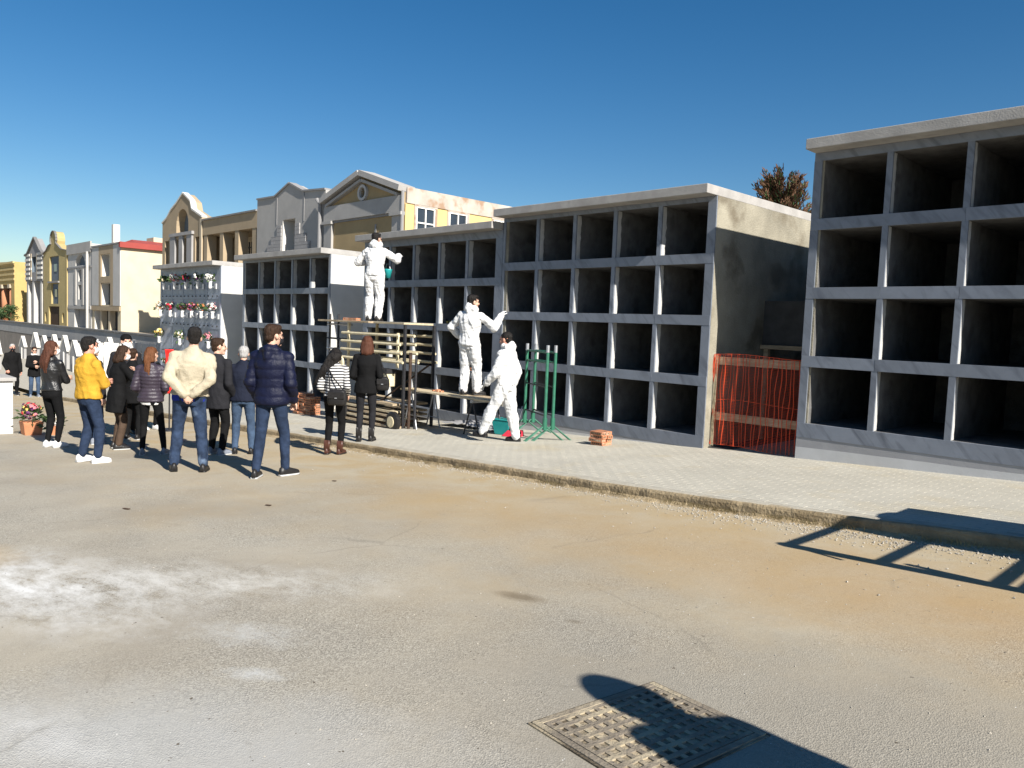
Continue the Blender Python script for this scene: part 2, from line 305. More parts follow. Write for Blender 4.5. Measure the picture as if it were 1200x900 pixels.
def tag(o, label=None, cat=None, group=None, kind=None):
    for k, v in (('label', label), ('category', cat), ('group', group), ('kind', kind)):
        if v: o[k] = v
    return o
def empty(name, loc=(0, 0, 0), rz=0, label=None, cat=None, group=None):
    o = bpy.data.objects.new(name, None); C.objects.link(o); o.location = loc; o.rotation_euler = (0, 0, rz); o.empty_display_size = .2
    return tag(o, label, cat, group)
def box(name, m, parent, x0, x1, y0, y1, z0, z1, bevel=0): return MB().box(x0, x1, y0, y1, z0, z1).build(name, m, parent, bevel=bevel)
def jit(a): return random.uniform(-a, a)

# ------------------------------------------------------------------ ground
def low(X): return .05*X if X > -32 else -1.6+.02*(X+32)
def zr(X, Y): return low(X)-.03-.015*(min(max(Y, -6), 9)-6.4)
def zs(X, Y=0): return low(X)+.08
KP = [(-80, 6.65), (-8, 6.65), (-5.4, 6.65), (-3.9, 6.74), (-2.7, 6.88), (-1.5, 7.08), (0, 7.3), (4, 7.6), (14, 7.9)]
def yk(X):
    for (a, b), (c, d) in zip(KP, KP[1:]):
        if X <= c: return b+(d-b)*(X-a)/(c-a)
    return KP[-1][1]

def ground():
    b = MB(); xs = [-900, -400, -200, -120, -90, -70, -60, -50, -40]+[-36+.5*i for i in range(101)]+[18, 25, 40, 90, 300, 900]
    ys = [-900, -300, -80, -30, -16, -10]+[-8+.5*i for i in range(29)]+['k']
    for X in xs:
        for Y in ys:
            y = yk(X)+.05 if Y == 'k' else Y; b.v.append((X, y, zr(X, y)+.003*noise.noise(Vector((X*.6, y*.6, 3)))))
    n = len(ys)
    for i in range(len(xs)-1):
        for j in range(n-1): b.f.append((i*n+j, (i+1)*n+j, (i+1)*n+j+1, i*n+j+1)); b.mi.append(0)
    tag(b.build('road', 'road', smooth=True), kind='structure')
    # pavement bed and everything beyond
    b = MB(); ys = ['k', 8.5, 10.3, 12, 14, 22, 60, 300, 900]
    for X in xs:
        for Y in ys: y = yk(X)+.13 if Y == 'k' else Y; b.v.append((X, y, zs(X)-.0025))
    n = len(ys)
    for i in range(len(xs)-1):
        for j in range(n-1): b.f.append((i*n+j, (i+1)*n+j, (i+1)*n+j+1, i*n+j+1)); b.mi.append(0)
    pv = tag(b.build('pavement', 'pavebed', smooth=True), kind='structure')
    b = MB(); L, Wd, g = .2, .1, .0035; row = 0; Y = 6.79
    while Y < 10.32:
        X = -17+(L/2 if row % 2 else 0)
        while X < .6:
            if Y > yk(X+.1)+.14:
                x0, x1, y0, y1 = X, X+L-g, Y, Y+Wd-g; h = [zs(x)+jit(.0006) for x in (x0, x1, x1, x0)]; c = .0012
                b._add([(x0, y0, h[0]-.02), (x1, y0, h[1]-.02), (x1, y1, h[2]-.02), (x0, y1, h[3]-.02), (x0+c, y0+c, h[0]), (x1-c, y0+c, h[1]), (x1-c, y1-c, h[2]), (x0+c, y1-c, h[3])],
                       [(4, 5, 6, 7), (0, 1, 5, 4), (1, 2, 6, 5), (2, 3, 7, 6), (3, 0, 4, 7)])
            X += L
        Y += Wd; row += 1
    tag(b.build('pavers', 'paver', pv), kind='stuff')
    kb = empty('kerb', (0, 0, 0)); tag(kb, kind='structure')
    X = -30.
    while X < 5:
        Ln = random.uniform(.85, 1.05); x1 = X+Ln-.002; n = 9; rings = []
        for i in range(n):
            x = X+(x1-X)*i/(n-1); y = yk(x); z = zs(x); q = .012*noise.noise(Vector((x*3, 0, 0))); q2 = .02*noise.noise(Vector((x*5, 9, 0)))
            if i in (0, n-1): q -= .001
            rings.append([(x, y+.15, z-.25), (x, y+.15, z-.004), (x, y+.035+q2*.6, z+.002+q*.3), (x, y+.012+q2, z-.008+q*.6), (x, y+q2*.9, z-.028+q), (x, y-.006+q2*.7, z-.12), (x, y-.01, z-.25)])
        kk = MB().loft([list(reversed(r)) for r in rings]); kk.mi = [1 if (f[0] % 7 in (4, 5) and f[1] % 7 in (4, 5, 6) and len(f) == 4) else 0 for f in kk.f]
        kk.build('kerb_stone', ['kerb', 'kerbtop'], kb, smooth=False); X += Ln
    b = MB(); n = 5; xs2 = [-14+.06*i for i in range(int(15/.06))]
    for x in xs2:
        k = .5+.5*noise.noise(Vector((x*1.4, 2, 0)))+.3*noise.noise(Vector((x*6, 5, 0))); k = max(.05, k); wd = .07+.16*k; hh = .012+.05*k
        for j in range(n):
            t = j/(n-1); y = yk(x)+.012-wd*t; b.v.append((x, y, zr(x, y)-.004+hh*(1-t)**1.6+.006*noise.noise(Vector((x*25, y*25, 0)))*(1-t)+(.0 if t < 1 else -.006)))
    for i in range(len(xs2)-1):
        for j in range(n-1): b.f.append((i*n+j, i*n+j+1, (i+1)*n+j+1, (i+1)*n+j)); b.mi.append(0)
    tag(b.build('soil', 'soil', smooth=True), 'brown soil banked up against the kerb foot', 'soil', kind='stuff')
    # gravel and dry grass caught along the kerb
    b = MB()
    for i in range(5200):
        X = random.uniform(-12, -.2) if i % 3 else random.gauss(-2.6, 1.1); Y = yk(X)-abs(random.gauss(0, .26 if X > -5 else .14))-.02
        if random.random() < .12: Y = random.uniform(1.2, 6.4); X = random.uniform(-9, 0)
        s = random.choice((.003, .004, .005, .007, .012)) if Y > 5 else random.choice((.003, .004, .006)); z = zr(X, Y)+s*.3
        a = random.random()*6.28; c, d = math.cos(a)*s, math.sin(a)*s
        b._add([(X+c, Y+d, z), (X-d*.8, Y+c*.8, z), (X-c, Y-d, z), (X+d*.7, Y-c*.7, z), (X+jit(.3)*s, Y+jit(.3)*s, z+s*random.uniform(.6, 1)), (X, Y, z-s*.6)], [(0, 1, 4), (1, 2, 4), (2, 3, 4), (3, 0, 4), (1, 0, 5), (2, 1, 5), (3, 2, 5), (0, 3, 5)])
    tag(b.build('gravel', 'stone'), 'scattered loose gravel along the foot of the worn kerb', 'gravel', kind='stuff')
    b = MB()
    for i in range(3600):
        X = random.uniform(-10, -.5); dens = noise.noise(Vector((X*1.1, 4, 0)))
        if dens < -.15+.3*random.random(): continue
        Y = yk(X)-random.random()*.05-.012; z = zr(X, Y)-.005; h = random.uniform(.02, .075); a = random.random()*6.28; l = random.uniform(.01, .05); wd = .0022
        dx, dy = math.cos(a), math.sin(a)*.6-.4
        b._add([(X-wd, Y, z), (X+wd, Y, z), (X+dx*l*.5+wd, Y+dy*l*.5, z+h*.7), (X+dx*l, Y+dy*l, z+h), (X+dx*l*.5-wd, Y+dy*l*.5, z+h*.7)], [(0, 1, 2, 4), (4, 2, 3)])
    tag(b.build('dry_grass', 'grass'), 'dry straw-coloured grass growing from the kerb joint', 'grass', kind='stuff')
ground()

# ------------------------------------------------------------------ burial niche blocks
STUD = None; YF = 10.35; PW = .075; SH = .155
def niche_block(label, xl, xr, bs, w_open, t1, shelves, ztop, side_mat, depth=3.3, plaques=False, slab_r=0, plinth_split=None):
    """bs: x of the left edge of each pillar right of an opening; shelves: z of each opening's floor, top to bottom"""
    base = zs((xl+xr)/2)-.35; org = Vector(((xl+xr)/2, YF, base))
    rt = empty('burial_niche_block', org, 0, label, 'niche block', 'burial niche blocks along the pavement')
    def P(name, m, x0, x1, y0, y1, z0, z1, bevel=0): return box(name, m, rt, x0-org.x, x1-org.x, y0-org.y, y1-org.y, z0-org.z, z1-org.z, bevel)
    yb = YF+depth; zb = base; slab_b = ztop-.14; marb = 'marble_side' if plaques else 'marble'
    P('side_wall', side_mat, xr-.14, xr, YF+.025, yb, zb, slab_b); P('side_wall', side_mat, xl, xl+.14, YF+.025, yb, zb, slab_b)
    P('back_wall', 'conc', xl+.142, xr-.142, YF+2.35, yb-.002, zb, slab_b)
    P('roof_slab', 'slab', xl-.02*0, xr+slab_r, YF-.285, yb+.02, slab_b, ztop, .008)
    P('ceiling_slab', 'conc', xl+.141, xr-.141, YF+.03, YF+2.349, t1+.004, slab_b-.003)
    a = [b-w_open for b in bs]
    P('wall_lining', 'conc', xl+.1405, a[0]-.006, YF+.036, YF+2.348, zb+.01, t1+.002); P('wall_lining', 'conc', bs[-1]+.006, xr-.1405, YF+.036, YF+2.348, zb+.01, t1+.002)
    if not plaques:
        for i, z in enumerate(shelves):      # rough mortar return on every left cheek, coloured pale to brighten the sunlit sliver
            up = ([t1]+shelves)[i]-(SH if i else 0)
            for x in a:
                n = 12; xx = x-.0055-org.x if x == a[0] else x-.0075-org.x; b_ = MB(); rg = []
                for k in range(n+1):
                    zz = z+.003+(up-z-.006)*k/n-org.z; dp = .135+.03*noise.noise(Vector((x*7, zz*9, i)))+.012*noise.noise(Vector((x*5, zz*31, i)))
                    rg.append([(xx, .036, zz), (xx+.006, .036, zz), (xx+.005, dp, zz), (xx, dp+.006, zz)])
                b_.loft(rg).build('mortar_edge', 'mortar', rt)
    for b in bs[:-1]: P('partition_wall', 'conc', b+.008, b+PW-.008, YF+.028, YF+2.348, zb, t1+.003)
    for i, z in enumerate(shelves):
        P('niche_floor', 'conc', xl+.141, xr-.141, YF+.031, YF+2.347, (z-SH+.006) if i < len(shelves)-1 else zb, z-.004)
    # marble facing: horizontal edges run through, pillars stand between them
    P('marble_lintel', marb, xl+.006, xr-.006, YF+.002, YF+.03, t1, slab_b-.003)
    rows = [t1]+shelves
    for i, z in enumerate(shelves):
        last = i == len(shelves)-1
        zl = z-SH if not last else z-.20
        cut = [xl+.004]+sorted(random.sample([b+PW*.5 for b in bs[:-1]], 2))+[xr-.004] if not last else [xl+.004, bs[len(bs)//2]+.03, xr-.004]
        for x0, x1 in zip(cut, cut[1:]): P('marble_edge', marb, x0+.0008, x1-.0008, YF+jit(.0015), YF+.035, zl, z, .002)
        up = rows[i]-(SH if i else 0)
        P('marble_pillar', marb, xl+.002, a[0], YF+.003, YF+.034, z+.0005, up-.0005)
        P('marble_pillar', marb, bs[-1], xr-.002, YF+.003, YF+.034, z+.0005, up-.0005)
        for b in bs[:-1]: P('marble_pillar', marb, b, b+PW, YF+.003+jit(.001), YF+.034, z+.0005, up-.0005)
    zl = shelves[-1]-.20
    if plinth_split:
        x0, x1 = xl+.004, xr-.004; z0, z1 = plinth_split
        n = 14; up = []; 
        for k in range(n+1):
            x = x0+(x1-x0)*k/n; up.append((x, z0+(z1-z0)*k/n+.02*noise.noise(Vector((x*1.3, 5, 0)))))
        for nm, mm, f, yy in (('plinth_base', 'plinth', 0, .004), ('plinth_band', 'plinth2', 1, .006)):
            b = MB(); rg = []
            for x, z in up:
                lo, hi = (zb, z) if f == 0 else (z+.0005, zl-.001)
                rg.append([(x-org.x, yy, lo-zb), (x-org.x, yy, hi-zb), (x-org.x, .034, hi-zb), (x-org.x, .034, lo-zb)])
            b.loft([list(reversed(r)) for r in rg]).build(nm, mm, rt)
    else:
        P('plinth_base', 'plinth2', xl+.004, xr-.004, YF+.004, YF+.034, zb, zl-.001)
    if plaques:
        for i, z in enumerate(shelves):
            up = rows[i]-(SH if i else 0)
            for j, b in enumerate(bs):
                P('plaque', 'marble_side', a[j]+.004, b-.004, YF+.012, YF+.04, z+.003, up-.003)
                for q in (.12, .5, .88):
                    global STUD
                    if STUD is None: STUD = MB().tube([(0, -.03, 0), (0, .02, 0)], .022, 8).mesh('stud', 'darksteel')
                    o = bpy.data.objects.new('stud', STUD); C.objects.link(o); o.parent = rt; o.location = (a[j]+(b-a[j])*q-org.x, 0, z-.05-org.z)
    return rt
Z = 1.5
def cols(b_last, W, n=5): return [b_last-W*(n-1-i) for i in range(n)]
niche_block('nearest niche block with dark empty openings, cut by the right edge of the photo', -4.93, -.14, [-4.892+.925*i for i in range(1, 6)], .85, 2.449+Z, [1.666+Z, .728+Z, -.217+Z, -1.159+Z], 2.70+Z, 'rawconc', 3.6, plinth_split=(-1.50+Z, -1.40+Z))
niche_block('tall empty niche block with a raw concrete side wall beside the orange net', -11.155, -6.417, [-11.166+.92*i for i in range(1, 6)], .845, 2.059+Z, [1.269+Z, .318+Z, -.625+Z, -1.557+Z], 2.275+Z, 'rawconc', 3.6, plinth_split=(-1.88+Z, -1.755+Z))
niche_block('empty niche block that the two climbing workers in white are facing', -16.07, -11.16, [-15.04+.92*i for i in range(0, 5)], .845, 1.767+Z, [.989+Z, .036+Z, -.913+Z, -1.83+Z], 2.06+Z, 'plaster', 3.3, slab_r=-.03)
niche_block('empty niche block with a white plastered side wall left of the coffin lift', -22.80, -17.65, [-17.72-1.009*(4-i) for i in range(5)], .93, 1.64+Z, [.855+Z, -.142+Z, -1.14+Z, -2.14+Z], 1.855+Z, 'plaster', 3.3)
niche_block('occupied niche block closed with marble plaques and hung with flowers', -29.77, -24.40, [-24.52-1.03*(4-i) for i in range(5)], .955, 1.55+Z, [.70+Z, -.28+Z, -1.26+Z, -2.24+Z], 1.765+Z, 'plaster', 3.3, plaques=True)

# unfinished gap between the two nearest blocks
gp = empty('unfinished_bay', (-5.67, 12, zs(-5.7)-.02), 0, 'dark unfinished concrete bay behind the orange safety net', 'bay')
g0 = zs(-5.7)-.02
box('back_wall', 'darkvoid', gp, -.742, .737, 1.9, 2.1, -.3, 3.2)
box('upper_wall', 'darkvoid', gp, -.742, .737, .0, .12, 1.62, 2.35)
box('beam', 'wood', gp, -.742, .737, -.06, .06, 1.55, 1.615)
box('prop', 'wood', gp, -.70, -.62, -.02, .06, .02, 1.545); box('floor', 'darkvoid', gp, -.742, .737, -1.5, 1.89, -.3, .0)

# orange net barrier
def net():
    x0, x1, y = -6.40, -4.94, 10.50; z0 = zs(-5.6); rt = empty('safety_net_barrier', ((x0+x1)/2, y, z0), 0, 'orange plastic safety net on two wooden rails closing the gap', 'barrier')
    ox = (x0+x1)/2
    for z in (1.33, .47): box('rail', 'wood', rt, x0-ox+.01, x1-ox, .04, .075, z-.06, z+.06)
    b = MB(); H = 1.40
    def D(u, z): return (x0-ox+u*(x1-x0)+.018*math.sin(u*9+z*3.1)*math.sin(z*2.2+u*3), .018+.016*math.sin(u*41+1.5*math.sin(z*2.7))+.006*math.sin(z*9+u*20), z+.02*math.sin(u*5))
    nz = 26
    us = [0, .012, .03, .05]+[.05+.047*i+.008*math.sin(i*2.3) for i in range(1, 21)]
    for u in us:
        wd = .0034
        L = [D(u-wd+.004*math.sin(k*.5+u*30), .02+H*k/nz) for k in range(nz+1)]; Rr = [D(u+wd+.004*math.sin(k*.5+u*30), .02+H*k/nz) for k in range(nz+1)]
        for k in range(nz): b._add([L[k], Rr[k], Rr[k+1], L[k+1]], [(0, 1, 2, 3)])
    nr = 60
    for r in range(nr+1):
        z = .02+H*r/nr; nn = 40; t = .0032 if r % 30 else .008
        for k in range(nn):
            u0, u1 = k/nn, (k+1)/nn; p, q = D(u0, z), D(u1, z)
            b._add([p, q, (q[0], q[1], q[2]+t), (p[0], p[1], p[2]+t)], [(0, 1, 2, 3)])
    tag(b.build('net_mesh', 'net', rt), kind='stuff')
    box('post', 'wood2', rt, x0-ox+.005, x0-ox+.05, .028, .038, 0, 1.42)
net()

# ------------------------------------------------------------------ terrace, retaining wall and the row of family chapels
TZ = .25; CY = 16.
def terrace():
    b = MB(); b.box(-260, -19, 14.25, 120, -8, TZ); tag(b.build('terrace', 'earth'), kind='structure')
    rt = empty('retaining_wall', (-60, 14, -3), 0, 'long grey retaining wall with dark coping below the chapels', 'wall')
    box('wall_body', 'retwall', rt, -80, 41, 0, .24, -3, 2.55); 
    for i in range(30): box('wall_band', 'retband', rt, -80+i*4.03, -80+i*4.03+4.02, -.02, .239, 2.552, 3.32-.004*abs(i-20))
    for i in range(30): box('coping', 'coping', rt, -80+i*4.03+.01, -80+i*4.03+4.01, -.08, .32, 3.322, 3.41)
    for a, z in ((0, 34), (1, 22)):
        pass
terrace()

def arc(cx, cz, r, a0, a1, n=8, rz=None): return [(cx+r*math.cos(R(a0+(a1-a0)*i/n)), cz+(rz or r)*math.sin(R(a0+(a1-a0)*i/n))) for i in range(n+1)]
def rect(x0, x1, z0, z1): return [(x0, z0), (x1, z0), (x1, z1), (x0, z1)]
class Chapel:
    def __init__(s, label, x0, x1, name='chapel'):
        s.ox = (x0+x1)/2; s.rt = empty(name, (s.ox, CY, TZ), 0, label, 'chapel', 'row of family chapels on the terrace')
    def front(s, outline, holes, m, depth=7., reveal=.5, y0=0., name='wall', panes=None, hole_mat=None, body=None):
        """wall with real openings: front sheet with holes, reveals, sides and back"""
        o = [(x-s.ox, z-TZ) for x, z in outline]; hs = [[(x-s.ox, z-TZ) for x, z in h] for h in holes]
        loops = [[Vector((x, z, 0)) for x, z in o]]+[[Vector((x, z, 0)) for x, z in h] for h in hs]
        flat = [v for l in loops for v in l]; tr = tessellate_polygon(loops); b = MB()
        vs = [(v.x, y0, v.y) for v in flat]; fs = []
        for t in tr:
            a, c, d = (flat[i] for i in t); ar = (c-a).cross(d-a).z; fs.append(tuple(t) if ar > 0 else tuple(reversed(t)))
        b._add(vs, fs)
        n = len(o)
        for i in range(n):
            p, q = o[i], o[(i+1) % n]; b._add([(p[0], y0, p[1]), (p[0], y0+depth, p[1]), (q[0], y0+depth, q[1]), (q[0], y0, q[1])], [(0, 1, 2, 3)])
        b._add([(x, y0+depth, z) for x, z in o], [tuple(range(n))])
        w = b.build(name, m, s.rt)
        if body: box('rear_wall', m, s.rt, min(q[0] for q in o)+.03, max(q[0] for q in o)-.03, y0+depth+.001, y0+7, 0, body-TZ)
        for k, h in enumerate(hs):
            b = MB(); n = len(h)
            for i in range(n):
                p, q = h[i], h[(i+1) % n]; b._add([(p[0], y0+.001, p[1]), (q[0], y0+.001, q[1]), (q[0], y0+reveal, q[1]), (p[0], y0+reveal, p[1])], [(0, 1, 2, 3)])
            b.build('window_reveal', hole_mat or m, s.rt)
            b = MB(); b._add([(x, y0+reveal-.01, z) for x, z in h], [tuple(range(n))]); pm = (panes[k] if panes else 'glass')
            pn = b.build('pane' if pm == 'glass' else 'opening_infill', pm, s.rt)  # door leaves, plus flat dark backs that stand for shade inside openings
        return w
    def b(s, name, m, x0, x1, z0, z1, y0=-.06, y1=-.001, bevel=0): return box(name, m, s.rt, x0-s.ox, x1-s.ox, y0, y1, z0-TZ, z1-TZ, bevel)
    def poly(s, name, m, pts, y0, y1):
        o = [(x-s.ox, z-TZ) for x, z in pts]; n = len(o)
        MB()._add([(x, y0, z) for x, z in o]+[(x, y1, z) for x, z in o], [tuple(range(n)), tuple(reversed(range(n, 2*n)))]+[(i, i+n, (i+1) % n+n, (i+1) % n) for i in range(n)]).build(name, m, s.rt)
    def rim(s, name, m, pts, w=.16, y0=-.14, y1=.3):
        """coping that follows a gable line"""
        for p, q in zip(pts, pts[1:]):
            d = Vector((q[0]-p[0], q[1]-p[1])); n = Vector((-d.y, d.x)).normalized()*w
            if n.y < 0: n = -n
            s.poly(name, m, [p, q, (q[0]+n.x, q[1]+n.y), (p[0]+n.x, p[1]+n.y)], y0, y1)
def chapels():
    # ochre porch at the far left
    c = Chapel('ochre chapel with terracotta columns at the far left edge', -97, -83.3)
    c.front([(-97, TZ), (-83.3, TZ), (-83.3, 5.75), (-97, 6.05)], [rect(-96, -84.6, TZ+.02, 3.7)], 'ochre', 8, 2.6, panes=['tan'])
    for k in range(4): c.b('band', 'ochre2', -97, -83.28, 4.05+.48*k, 4.25+.48*k)
    c.b('cornice', 'ochre2', -97.1, -83.2, 5.6, 5.78, -.15)
    for x in (-95.5, -92.2, -88.9, -85.4): MB().cyl(x-c.ox, .35, 0, 3.1, .36, 14).build('column', 'orange', c.rt, True); c.b('capital', 'tan2', x-.5, x+.5, 3.35, 3.7, -.1, .8)
    # striped gable on columns
    c = Chapel('narrow striped chapel with a pointed gable raised on columns', -78.9, -72.95)
    gl = [(-78.9, 6.05), (-78.0, 6.15), (-75.5, 7.45), (-73.6, 6.3), (-72.95, 6.05)]
    c.front([(-78.9, 3.85), (-72.95, 3.85)]+gl[::-1], [rect(-76.6, -75.0, 4.6, 5.9)], 'darkgrey', .55, .2, hole_mat='slate'); c.b('centre_panel', 'tan2', -77.2, -76.65, 3.9, 6.2, -.03); c.b('centre_panel', 'tan2', -74.95, -74.65, 3.9, 6.2, -.03); c.b('rear_wall', 'tan2', -78.8, -73.05, 3.86, 5.9, .56, 7)
    c.front(rect(-78.7, -73.1, TZ, 3.84), [rect(-76.8, -75, TZ+.02, 3.0)], 'darkgrey', 5, .4, y0=1.8)
    for x in (-78.3, -76.3, -73.6): c.b('column', 'palegrey', x-.28, x+.28, TZ, 3.845, .02, .6)
    for k in range(6):
        z = 4.0+.4*k
        c.b('stripe', 'whitewall', -78.85, -77.3, z, z+.2); c.b('stripe', 'whitewall', -74.6, -73.0, z, z+.2)
        if k % 2 == 0: c.b('stripe', 'whitewall', -76.9, -76.62, z, z+.2)
    c.rim('gable_coping', 'coping', gl, .14, -.14, .1)
    # yellow curved gable
    c = Chapel('mustard yellow chapel with a bell-shaped gable and slate windows', -72.7, -65.4)
    gl = [(-72.7, 5.95)]+[(-71.6, 6.2), (-70.9, 6.55)]+arc(-69.4, 6.95, .85, 205, -25, 12, .7)+[(-68.0, 6.45), (-67.2, 6.15), (-65.4, 5.95)]
    c.front([(-72.7, TZ), (-65.4, TZ)]+gl[::-1], [rect(-70.7, -67.9, 3.75, 5.7), rect(-70.2, -68.1, 1.95, 3.55), rect(-71, -67.8, TZ+.02, 1.75), arc(-71.9, .95, .35, 0, 180, 6)+[(-72.25, .5), (-71.55, .5)], arc(-66.7, .95, .35, 0, 180, 6)+[(-67.05, .5), (-66.35, .5)]], 'yellowwall', .6, .14, body=5.8, panes=['slate', 'slate', 'brownwool', 'darkgrey', 'darkgrey'])
    c.rim('gable_coping', 'coping', gl, .06, -.1, .05)
    for x0, x1, z0, z1 in ((-69.7, -68.9, 4.5, 5.1), (-69.5, -68.8, 2.5, 3.1)): c.b('window_pane', 'glass', x0, x1, z0, z1, .09, .128)
    c.b('string_course', 'darkgrey', -70.9, -67.7, 3.6, 3.72, -.12); c.b('corner_trim', 'ochre2', -65.75, -65.38, TZ, 5.9, -.05)
    # grey arch window
    c = Chapel('grey chapel with a half-round window and a stepped slot window', -65.3, -59.35)
    c.front([(-65.3, TZ), (-59.35, TZ), (-59.35, 6.2), (-65.3, 6.4)], [arc(-62.1, 4.75, 1.25, 0, 180, 10, .8), rect(-62.6, -61.5, 3.6, 4.45), rect(-62.6, -61.6, 2.3, 3.35), rect(-63.6, -60.2, TZ+.02, 1.6)], 'palegrey', 7, .3, panes=['slate', 'glass', 'glass', 'darkgrey'])
    c.b('cornice', 'greywall', -65.35, -59.3, 5.62, 6.35, -.1); c.b('string_course', 'darkgrey', -65.35, -59.3, 4.56, 4.68); c.b('lintel', 'greywall', -65.2, -59.4, 1.62, 1.86)
    for x in (-63.1, -61.2): c.b('window_surround', 'greywall', x-.28, x+.12, 1.9, 4.5, -.08)
    MB().tube([(-59.9-c.ox, -.12, 0), (-59.9-c.ox, -.12, 5.4)], .09, 8).build('downpipe', 'palegrey', c.rt)
    # cream and tan with red roof
    c = Chapel('cream chapel with a red tiled roof and tall narrow windows', -59.1, -52.98)
    c.front([(-59.1, TZ), (-52.98, TZ), (-52.98, 5.95), (-59.1, 5.95)], [rect(-56.9, -55.4, 3.85, 5.3), rect(-57.0, -55.0, 1.95, 3.4), rect(-58.6, -53.6, TZ+.02, 1.55)], 'cream', 11, .45, hole_mat='whitewall', panes=['darkvoid', 'darkvoid', 'darkvoid'])  # reveals coloured white to stand for the sunlight on them
    c.b('panel', 'palegrey', -59.05, -57.5, 1.9, 5.85); c.b('panel', 'palegrey', -54.4, -53.0, 1.9, 5.85); c.b('panel', 'tan', -57.49, -57.02, 1.9, 5.85); c.b('panel', 'tan', -54.98, -54.41, 1.9, 5.85); c.b('panel', 'tan', -57.01, -54.99, 3.42, 3.83); c.b('panel', 'tan', -57.01, -54.99, 5.32, 5.85); c.b('string_course', 'tan', -59.05, -53.0, 1.57, 1.86, -.1); c.b('cornice', 'darkgrey', -59.15, -52.95, 5.87, 5.97, -.12)
    for x in (-57.4, -55.6): c.b('pillar', 'tan2', x-.18, x+.18, TZ, 1.56, .05, .4)
    for x0, x1, z0, z1 in ((-56.2, -55.5, 3.9, 5.2), (-56.1, -55.1, 2.0, 3.3)): c.b('window_pane', 'glass', x0, x1, z0, z1, .40, .438)
    rf = MB(); rf._add([(-3.0, .9, 5.72), (3.0, .9, 5.72), (3.0, 11.2, 5.72), (-3.0, 11.2, 5.72), (0, 1.6, 6.2), (0, 11.2, 6.2)], [(0, 4, 5, 3), (1, 2, 5, 4), (0, 1, 4), (2, 3, 5), (0, 3, 2, 1)]); rf.build('roof', 'redroof', c.rt)
    c.b('roof_edge', 'redroof', -52.98, -52.72, 5.62, 5.97, -.15, 11.2); c.b('chimney', 'whitewall', -55.95, -55.55, 5.95, 7.3, .3, .7)
    c.b('roof_box', 'cream', -57.4, -56.0, 5.95, 6.75, 3, 6)
    # tan curved gable with arch
    c = Chapel('tan chapel with a shaped gable, arched window and grey triple window', -45.75, -40.1)
    gl = [(-45.75, 6.6), (-45.0, 6.85), (-44.4, 7.25), (-43.6, 7.55), (-42.7, 8.0), (-41.7, 7.5), (-41.5, 7.05), (-40.1, 6.55)]
    c.front([(-45.75, TZ), (-40.1, TZ)]+gl[::-1], [arc(-42.8, 6.35, .85, 0, 180, 10)+[(-43.65, 5.95), (-41.95, 5.95)], rect(-43.6, -43.05, 4.2, 5.6), rect(-42.5, -41.95, 4.2, 5.6), rect(-45.35, -44.75, 4.0, 5.6), rect(-41.0, -40.45, 4.0, 5.6)], 'tan', .6, .45, body=6.3, panes=['slate', 'glass', 'glass', 'darkvoid', 'darkvoid'])
    for x0, x1 in ((-44.3, -43.62), (-43.03, -42.52), (-41.93, -41.25)): c.b('window_surround', 'block', x0, x1, 4.0, 5.75, -.1)
    c.b('window_lintel', 'block', -44.4, -41.15, 5.752, 5.92, -.14); c.rim('gable_coping', 'whitewall', gl, .09, -.05, .25)
    c.b('side_band', 'tan2', -40.35, -40.09, TZ, 6.5, -.04)
    rf = MB(); rf._add([(-2.8, .62, 6.06), (2.8, .62, 6.06), (2.8, 7, 6.06), (-2.8, 7, 6.06), (0, .62, 6.75), (0, 7, 6.75)], [(0, 4, 5, 3), (1, 2, 5, 4), (0, 1, 4), (2, 3, 5), (0, 3, 2, 1)]); rf.build('roof', 'greyroof', c.rt)
    # loggia
    c = Chapel('low tan loggia with open bays between two gabled chapels', -40.0, -33.85)
    c.front(rect(-40, -33.85, 5.62, 6.36), [], 'tan', 7, name='fascia'); c.front(rect(-39.9, -33.95, TZ, 5.61), [rect(-37.5, -36.2, TZ+.02, 5.4)], 'tan2', 5, .3, y0=1.6, panes=['slate'])
    for x in (-39.7, -37.75, -36.0, -34.15): c.b('pillar', 'tan', x-.2, x+.2, TZ, 5.618, .02, .5)
    for i in range(5): c.b('gate_bar', 'darksteel', -37.45+.28*i, -37.40+.28*i, TZ, 5.2, .9, .95)
    for z in (4.9, 4.2, 3.5): c.b('gate_rail', 'darksteel', -37.5, -36.2, z, z+.06, .88, .97)
    c.b('roof_edge', 'greyroof', -40.0, -33.84, 6.362, 6.44, -.08, 7)
    # grey stepped
    c = Chapel('grey chapel with a small gable and stepped stone blocks round its window', -33.83, -27.78)
    gl = [(-33.83, 6.85), (-32.1, 6.82), (-30.8, 7.27), (-29.6, 6.82), (-27.78, 6.72)]
    c.front([(-33.83, TZ), (-27.78, TZ)]+gl[::-1], [rect(-31.35, -30.25, 3.4, 5.78)], 'greywall', .65, .6, body=6.5, hole_mat='whitewall')  # white reveal colour carries the sunlit look of the opening
    for k, (a, z) in enumerate(((1.0, 5.55), (1.55, 5.1), (1.9, 4.75), (2.2, 4.3))):
        zz = (5.1, 4.75, 4.3, 3.3)[k]; r = 0
        while zz+r*.16 < z-.02:
            z0 = zz+r*.16; z1 = min(z0+.15, z-.005)
            for sgn in (-1, 1):
                e = -30.8+sgn*a; w_ = -30.8+sgn*.62; x0, x1 = min(e, w_), max(e, w_); q = (r % 2)*.2
                mid = (x0+x1)/2+q-.1; c.b('stone_block', 'block', x0, mid-.006, z0, z1, -.05); c.b('stone_block', 'block', mid+.006, x1, z0, z1, -.05)
            r += 1
    c.rim('gable_coping', 'darkgrey', gl, .07, -.06, .3); c.b('gable_coping', 'whitewall', -29.7, -29.5, 6.4, 6.8, .2, .5)
